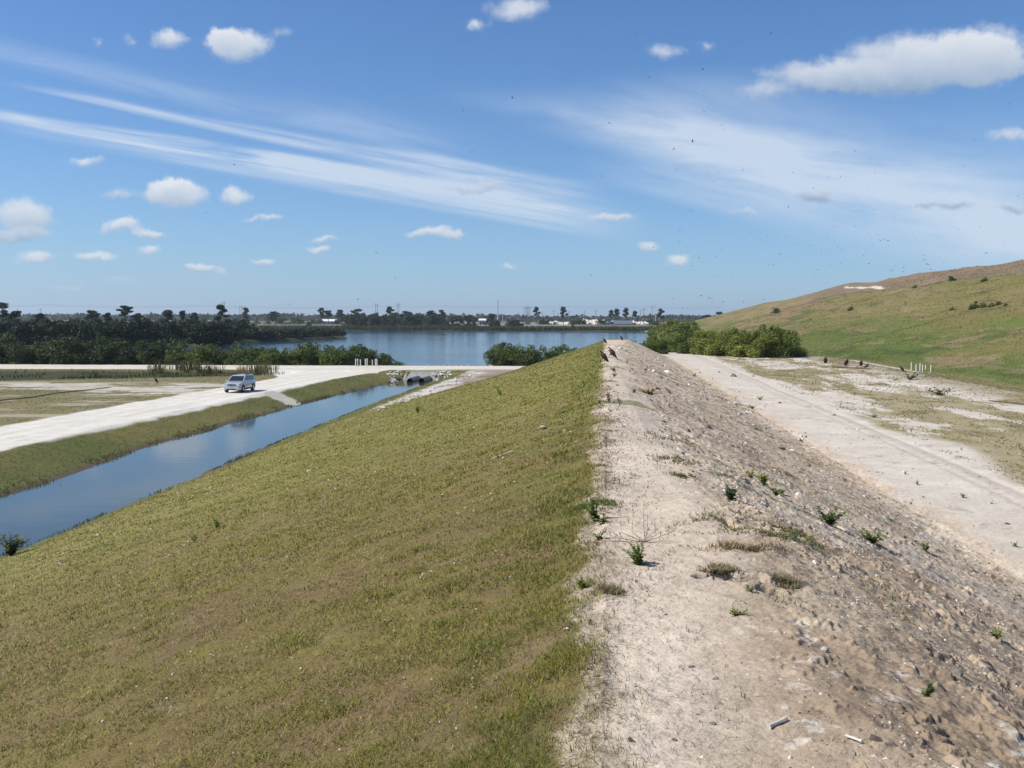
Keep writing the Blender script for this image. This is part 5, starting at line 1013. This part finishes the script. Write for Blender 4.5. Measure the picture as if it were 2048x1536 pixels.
n = 420; r = np.exp(gN.uniform(math.log(3),math.log(45),n)); a = np.radians(gN.uniform(-30,4,n)); x = r*np.sin(a); y = r*np.cos(a); u_,v_ = uv(x,y); q = (v_<-.2)&(v_>-20); x,y,r = x[q],y[q],r[q]; n = len(x); s = np.maximum(.008,.0011*r)*(.5+.8*gN.rand(n))
gravel('shell_bits',np.stack([x,y,H(x,y)+.015],1),s,np.array([(.62,.60,.56),(.45,.42,.38)])[gN.randint(2,size=n)]*np.ones((n,1)),'tiny white shell bits lying in the berm grass',151)

# ------------------------------------------------------------------ single plants on the berm
M_weed = leafmat('weed_leaves',(1.4,1.35,1.3),.5,.6); M_stalk = mat('green_stalk',(0.12,0.11,0.05),.7,.2,.2,20); M_twig = mat('dry_twig',(0.15,0.11,0.085),.9,.1,.2,20)
def weed(px,py,hpx,wpx,label,seed,cols=GREEN,lean=(0,0),nst=6,leaf=.09,nl=9):
    p = gp(px,py); dist = (p-Vector((0,0,CAMZ))).length; mpp = dist/FPX; hh = hpx*mpp; ww = wpx*mpp*1.25; q = random.Random(seed); root = empty('weed',label,'weed',p-Vector((0,0,.01)),0,None); st = MB(); V=[];F=[];C=[]
    for i in range(nst):
        aa = q.uniform(0,6.28); k = q.uniform(.45,1) if i else 1; tip = Vector((math.cos(aa)*ww*.5*q.uniform(.2,1)*(1 if i else .2)+lean[0]*hh*k,math.sin(aa)*ww*.4*q.uniform(.2,1),hh*k*(1 if i%3 else .7))); mid = tip*.5+Vector((q.uniform(-.05,.05)*hh,0,.08*hh)); st.tube([(0,0,0),mid,tip],[.004+hh*.006,.003+hh*.004,.0015],5,False)
        for j in range(nl):
            t = (j+1)/nl; c = (Vector((0,0,0)).lerp(mid,t*2) if t<.5 else mid.lerp(tip,t*2-1)); d = Vector((q.gauss(0,1),q.gauss(0,1),q.uniform(.1,1))).normalized(); L = max(leaf*hh*1.3,mpp*3.0)*q.uniform(.7,1.4)*(1.15-.5*t); sd_ = d.cross(Vector((0,0,1))).normalized()*L*.38; o_ = len(V)
            V += [c,c+d*L*.5+sd_,c+d*L-Vector((0,0,L*.15)),c+d*L*.5-sd_]; F.append((o_,o_+1,o_+2,o_+3)); cc = q.choice(cols); b_ = q.uniform(.8,1.25); C += [[x*b_ for x in cc]]*4
    st.build('stalk',M_stalk,root,True); link('leaves',mesh_np('leaves',[tuple(v) for v in V],F,M_weed,C),root); return root
WG = [(0.15,0.21,0.07),(0.19,0.24,0.08),(0.11,0.16,0.055)]; YG = [(0.27,0.31,0.08),(0.22,0.27,0.07),(0.16,0.20,0.06)]; RG=[(0.22,0.17,0.05),(0.14,0.15,0.04),(0.26,0.15,0.06)]
weed(1192,1043,62,40,'leaning leafy weed at the turf edge beside the bare path',1,WG,(-.35,0),7,.13,16); weed(1205,1048,22,46,'low spreading part green weed right of the leaning weed',2,YG,(.3,0),6,.3,8)
weed(1278,1131,50,62,'bushy dark green weed standing alone on the sandy path',3,WG,(-.25,0),13,.15,16); weed(1197,1080,22,30,'small yellow green weed between the two largest path weeds',4,YG,(0,0),7,.25,8)
weed(1217,806,34,30,'thin grey-green weed on the far part of the crest path',5,[(0.13,0.14,0.07),(0.10,0.11,0.05)],(0,0),7,.12,10); weed(1239,808,14,8,'tiny upright green sprout on the far crest path',6,WG,(0,0),3,.3,8); weed(1200,810,14,6,'single thin sprout near the turf edge of the far path',7,WG,(0,0),3,.3,8)
weed(1228,743,14,16,'dark green weed on the path in front of the nearest vultures',8,WG,(0,0),7,.25,8); weed(1228,754,12,22,'low weed on the path just below the dark green one',9,WG,(0,0),7,.25,8)
weed(1298,790,18,48,'reddish yellow weed patch on the crest right of the thin weed',10,RG,(0,0),16,.28,8); weed(1268,787,14,20,'small grey weed left of the reddish yellow patch',11,WG,(0,0),7,.25,8)
weed(1462,995,36,36,'grey-green weed on the bare flank, left of the yellow green pair',12,[(0.10,0.13,0.07),(0.08,0.10,0.05)],(0,0),10,.22,10); weed(1502,958,22,24,'yellow green sprig higher on the bare flank',13,YG,(-.3,0),6,.25,9); weed(1528,972,30,26,'upright yellow green sprig on the bare flank',14,YG,(0,0),7,.25,10); weed(1555,995,26,42,'green sprawling weed beside a dark hollow on the bare flank',15,WG,(.2,0),10,.25,10)
weed(1658,1058,36,46,'bright green weed on the flank right of the pale rock',16,[(0.12,0.17,0.045),(0.09,0.13,0.035)],(.1,0),12,.25,10); weed(1745,1088,26,66,'spreading green weed low on the bare flank',17,[(0.12,0.17,0.045),(0.09,0.13,0.035)],(0,0),14,.28,8)
weed(1850,1105,22,26,'green weed near the toe of the bare flank',18,WG,(0,0),8,.25,8); weed(1853,1400,40,26,'small dark green seedling in the gravel at the right',19,WG,(0,0),6,.2,7); weed(1990,1290,24,40,'low green and brown weed at the right edge of the flank',20,YG,(0,0),10,.25,8)
weed(1475,1232,18,40,'flat green weed on the path below the washed-out hollow',21,YG,(0,0),12,.25,8); weed(1500,1187,12,16,'bright green moss tuft in the washed-out hollow',22,YG,(0,0),9,.3,6); weed(1820,760,16,40,'grey-green weed clump on the sandy flat by the white posts',23,SCRUB,(0,0),12,.28,8)
weed(1880,790,16,60,'largest weed clump on the sandy flat at the right',24,SCRUB,(0,0),16,.28,8); weed(1520,799,9,18,'green weed on the sand track, upper one of two',25,WG,(0,0),9,.3,7); weed(1505,818,10,20,'green weed on the sand track, lower one of two',26,WG,(0,0),9,.3,7); weed(1748,835,9,32,'green weed at the grassy edge of the sand track',27,WG,(0,0),10,.3,7)
weed(1165,1180,26,20,'bright turf weed on the edge of the grass by the bare path',28,YG,(0,0),9,.28,8); weed(836,826,26,20,'pale slender weed on the left berm slope above the canal',29,YG,(0,0),6,.2,9); weed(1000,792,22,24,'slender green weed on the left slope near the crest',30,YG,(-.2,0),6,.2,9); weed(433,1060,34,22,'pale green weed low on the left slope',31,YG,(0,0),5,.2,8)
weed(388,1085,22,18,'second pale weed low on the left slope',32,YG,(0,0),5,.2,8); weed(22,1112,44,56,'grey-green bush at the canal edge in the left corner',33,[(0.10,0.115,0.06),(0.13,0.14,0.08)],(0,0),26,.16,12); weed(1810,1075,10,14,'tiny sprout on the sand track at the right',34,WG,(0,0),6,.3,6); weed(1810,948,8,10,'small sprout in the middle of the sand track',35,WG,(0,0),6,.3,6); weed(1834,970,9,12,'small sprout on the sand track near the flank toe',36,WG,(0,0),6,.3,6)
weed(1925,995,10,14,'green sprout on the sand track, right side',37,WG,(0,0),6,.3,6); weed(2030,1092,12,20,'sprout on the sand track at the right edge',38,WG,(0,0),6,.3,6)
# mats of grass on the flank
def mat_grass(px,py,wpx,hpx,rot,label,seed,n=900,cols=((0.12,0.13,0.04),(0.17,0.15,0.06),(0.09,0.11,0.03)),hh=.03):
    g_ = np.random.RandomState(seed); p = gp(px,py); q = gp(px+wpx*.5,py+rot*wpx*.5); A = np.array([q.x-p.x,q.y-p.y]); la = np.linalg.norm(A); A = A/la; B = np.array([-A[1],A[0]]); lb = abs((gp(px,py-hpx*.5)-p).y)+.02
    s_ = g_.normal(size=(int(n*1.9),2))*.5; qk = fb(s_[:,0]+seed*7.3,s_[:,1]+seed*3.1,.55,3,.6)>-.06; s_ = s_[qk][:n]; n = len(s_); xx = p.x+A[0]*s_[:,0]*la+B[0]*s_[:,1]*lb; yy = p.y+A[1]*s_[:,0]*la+B[1]*s_[:,1]*lb; K_ = np.array(cols)[g_.randint(len(cols),size=n)]*(.8+.4*g_.rand(n))[:,None]; rr_ = math.hypot(p.x,p.y)
    me = blade_mesh('tuft',np.stack([xx-p.x,yy-p.y,H(xx,yy)-p.z-.004],1),hh*(.6+.8*g_.rand(n)),np.full(n,max(.0016,.0005*rr_)),.3+1.5*g_.rand(n),g_.rand(n)*6.283,K_,.9-.3*g_.rand(n)); o = link('grass_mat',me); o.location = p; return tag(o,label,'grass',kind='stuff')
STR = ((0.26,0.20,0.11),(0.20,0.15,0.09),(0.31,0.25,0.15))
mat_grass(1515,1050,100,50,.45,'dense olive grass mat draped over the flank below the pale rock',1,2600); mat_grass(1570,1080,80,16,.45,'thin tail of green grass running down the flank from the mat',2,700)
mat_grass(1218,1185,60,16,0,'straw coloured grass mat on the path near the turf edge',3,700,STR); mat_grass(1440,1146,70,18,.1,'dry straw tuft on the lip of the washed-out hollow',4,900,STR,.04); mat_grass(1488,1098,34,30,.5,'dry brown straw tuft left of the green mat',5,500,STR,.05)
mat_grass(1572,1165,50,24,.2,'brown straw tuft right of the washed-out hollow',6,700,STR,.045); mat_grass(1435,1040,30,16,0,'small grey grass tuft on the path left of the green mat',7,160); mat_grass(1350,922,50,10,.05,'flat olive grass patch in the middle of the path',8,400); mat_grass(1370,955,40,9,.1,'flat green grass patch lower on the path',9,350)
mat_grass(1180,1015,60,14,0,'green grass tongue reaching from the turf onto the path',10,900,((0.09,0.13,0.03),(0.13,0.16,0.04)),.04); mat_grass(1360,885,40,9,0,'narrow grass patch on the upper crest',11,300)
# dry arching twigs
p = gp(1290,1085); root = empty('dry_twig_bush','leafless bush of thin arching dry twigs on the path','dry bush',p); q = random.Random(4); mpp = (p-Vector((0,0,CAMZ))).length/FPX
for (dx,dz,b_) in [(-50,58,-14),(-28,62,-30),(-4,105,6),(2,80,2),(38,52,6),(72,62,34),(50,26,12),(-60,20,-10),(-90,4,-8),(60,6,10)]:
    m = MB(); e = Vector((dx*mpp,q.uniform(-.1,.1),dz*mpp*.8)); c = Vector((b_*mpp*1.6 if dx>0 else dx*mpp*.95,e.y*.5,dz*mpp*.36)); m.tube([(0,0,0),c*.5,c,(c+e)/2+Vector((0,0,.01)),e],[.0026,.0021,.0017,.0013,.0007],5,False); m.build('twig',M_twig,root)
# loose stones, bones and sticks
rock(GM[0],gp(1594,1058),.062,'pale grey rock beside the green grass mat on the flank'); rock(RM[1],gp(1650,1300)+Vector((0,0,.01)),.030,'white chunk of limestone at the right on the brown flank'); rock(RM[0],gp(1430,1356)+Vector((0,0,.008)),.019,'upright cream shell flake on the path near the camera','' ,'shell','shell'); rock(GM[1],gp(1384,1332),.016,'small brown stone up left of the cream shell flake')
rock(GM[2],gp(1427,1448),.016,'small grey stone on the path below the cream shell flake'); rock(RM[2],gp(1478,1357),.012,'flat white chip right of the cream shell flake',None,'shell','shell'); rock(GM[3],gp(1912,1365),.034,'rounded brown clod in the gravel at the right'); rock(RM[3],gp(1306,1142),.022,'flat white stone at the foot of the bushy path weed'); rock(RM[2],gp(1310,1006),.022,'flat white stone beyond the dry twig bush')
rock(RM[4],gp(1086,858)+Vector((0,0,.05)),.06,'white rounded lump lying in the grass high on the left slope',None,'white_lump','debris'); rock(GM[0],gp(1325,795)+Vector((0,0,.02)),.1,'pale stone right of the reddish yellow weed patch')
M_bone = mat('weathered_bone',(0.55,0.51,0.45),.8,.2,.25,30)
def stick(px0,py0,px1,py1,r,label,name='stick',M=M_bone,lift=.01,arc=0):
    a = gp(px0,py0); b_ = gp(px1,py1); m = MB(); c = Vector(a); P_ = [(a.lerp(b_,t)+Vector((0,0,lift+arc*math.sin(t*3.14)))-c) for t in (0,.2,.45,.7,1)]; m.tube(P_,[r*1.2,r*.8,r*.75,r*.8,r*1.15],8); o = m.build(name,M,smooth=True); o.location = c; return tag(o,label,'stick' if name!='bone' else 'bone')
stick(1537,1458,1572,1446,.011,'grey weathered bone lying on the brown ground near the camera','bone'); stick(1692,1487,1724,1503,.006,'thin pale stick at the bottom right of the path'); stick(985,920,1026,905,.018,'long bleached stick lying in the grass on the left slope'); stick(840,1160,846,1145,.007,'short bleached stick standing in the left slope grass')
M_hose = mat('dark_hose',(0.06,0.05,0.045),.7,.2,.2,3); m = MB(); P_ = [gp(px,py)+Vector((0,0,.06)) for px,py in [(-60,808),(0,802),(60,796),(115,787),(165,782),(222,775)]]; m.tube(P_,.04,8); tag(m.build('hose',M_hose,smooth=True),'long dark hose lying across the sandy flat at the left','hose')
m = MB(); q = random.Random(8); P_ = [gp(px,py)+Vector((0,0,.07+q.uniform(-.03,.05))) for px,py in [(1664,735),(1680,736),(1700,737),(1722,738),(1742,739)]]; m.tube(P_,[.05,.09,.07,.1,.04],7)
for px,py in [(1690,733),(1728,731),(1712,735)]: a = gp(px,736.5); m.tube([a+Vector((0,0,.08)),gp(px+10,py)+Vector((0,0,.35))],[.04,.015],5)
tag(m.build('driftwood',M_twig,smooth=True),'long dark driftwood branch lying beside the vultures below the hill','driftwood')
m = MB(); m.tube([gp(px,py)+Vector((0,0,.05)) for px,py in [(1978,803),(2010,806),(2060,811)]],[.03,.07,.05],6); tag(m.build('branch',M_twig,smooth=True),'dark dead branch on the sandy flat at the right edge','branch')
rock(GM[2],gp(1858,746.5),.15,'pale flat stone at the foot of the rightmost white post')
# shrubs on the landfill
HS = [proto_shrub(600+i, 3.2, 2.4, 420, 0.26, GREEN) for i in range(3)]
for px,py,s,lab in [(1552,627,1.3,'round green bush on the hill slope above the thicket'),(1701,621,.9,'small bush under a thin sapling on the hill'),(1905,619,.9,'bush left of the dark bush group on the hill'),(1950,617,1.5,'tallest bush of the group on the hill'),(1943,623,1.1,'lower left bush of the group on the hill'),(1969,617,1.2,'brownish bush in the middle of the hill group'),(1981,620,1.0,'low bush right of the brownish one on the hill'),(1996,616,1.0,'bush near the right end of the hill group'),(2011,617,.7,'rightmost small bush of the hill group'),(1903,564,1.2,'bush on the terrace edge of the hill'),(1830,575,.8,'small bush on the terrace left of the sapling'),(1778,556,1.2,'dark bush on the skyline of the hill'),(1968,560,.9,'olive bush high on the hill terrace')]:
    place_plant('hill_bush',HS[rnd.randrange(3)],('foliage','stem'),gp(px,py)-Vector((0,0,.1)),rnd.uniform(0,6),s*math.hypot(*gp(px,py)[:2])/410,lab,'bush','bushes scattered on the landfill slope',.8)
for px,py,hp,lab in [(1702,620,11,'thin bare sapling on the hill above a small bush'),(1811,610,8,'thin bare sapling in the middle of the hill'),(1862,580,9,'thin bare sapling near the hill terrace'),(1664,575,14,'thin mast at the left end of the hill top')]:
    p = gp(px,py); r0 = empty('sapling',lab,'sapling',p); hh = hp*math.hypot(p.x,p.y)/FPX; m = MB(); m.tube([(0,0,0),(0.05,0,hh)],[.09,.05],5); m.build('trunk',M_pbark,r0); m = MB(); [m.tube([(0,0,hh*t),(math.cos(t*37)*hh*.25,math.sin(t*37)*hh*.2,hh*(t+.25))],.04,4) for t in (.35,.5,.6,.72)]; m.build('branch',M_pbark,r0)
# ------------------------------------------------------------------ haze
me_h = MB(); me_h.box((0,1300,42),(4400,4000,100)); hz = me_h.build('haze', None) if False else None
bm = bmesh.new(); bmesh.ops.create_cube(bm, size=1.0); me = bpy.data.meshes.new('haze'); bm.to_mesh(me); bm.free()
hz = link('haze', me); hz.location = (0,0,54); hz.scale = (19000,19000,114.2)
m = bpy.data.materials.new('haze_air'); m.use_nodes = True; t = NT(m.node_tree); t.n.clear(); o = t.n.new('ShaderNodeOutputMaterial'); pv = t.n.new('ShaderNodeVolumePrincipled')
pv.inputs['Color'].default_value = (0.80,0.90,1.0,1); pv.inputs['Density'].default_value = 0.00011; pv.inputs['Anisotropy'].default_value = 0.2; t.l.new(pv.outputs[0], o.inputs['Volume']); me.materials.append(m)
tag(hz, 'thin bluish air haze over the whole landscape', 'haze', kind='stuff')
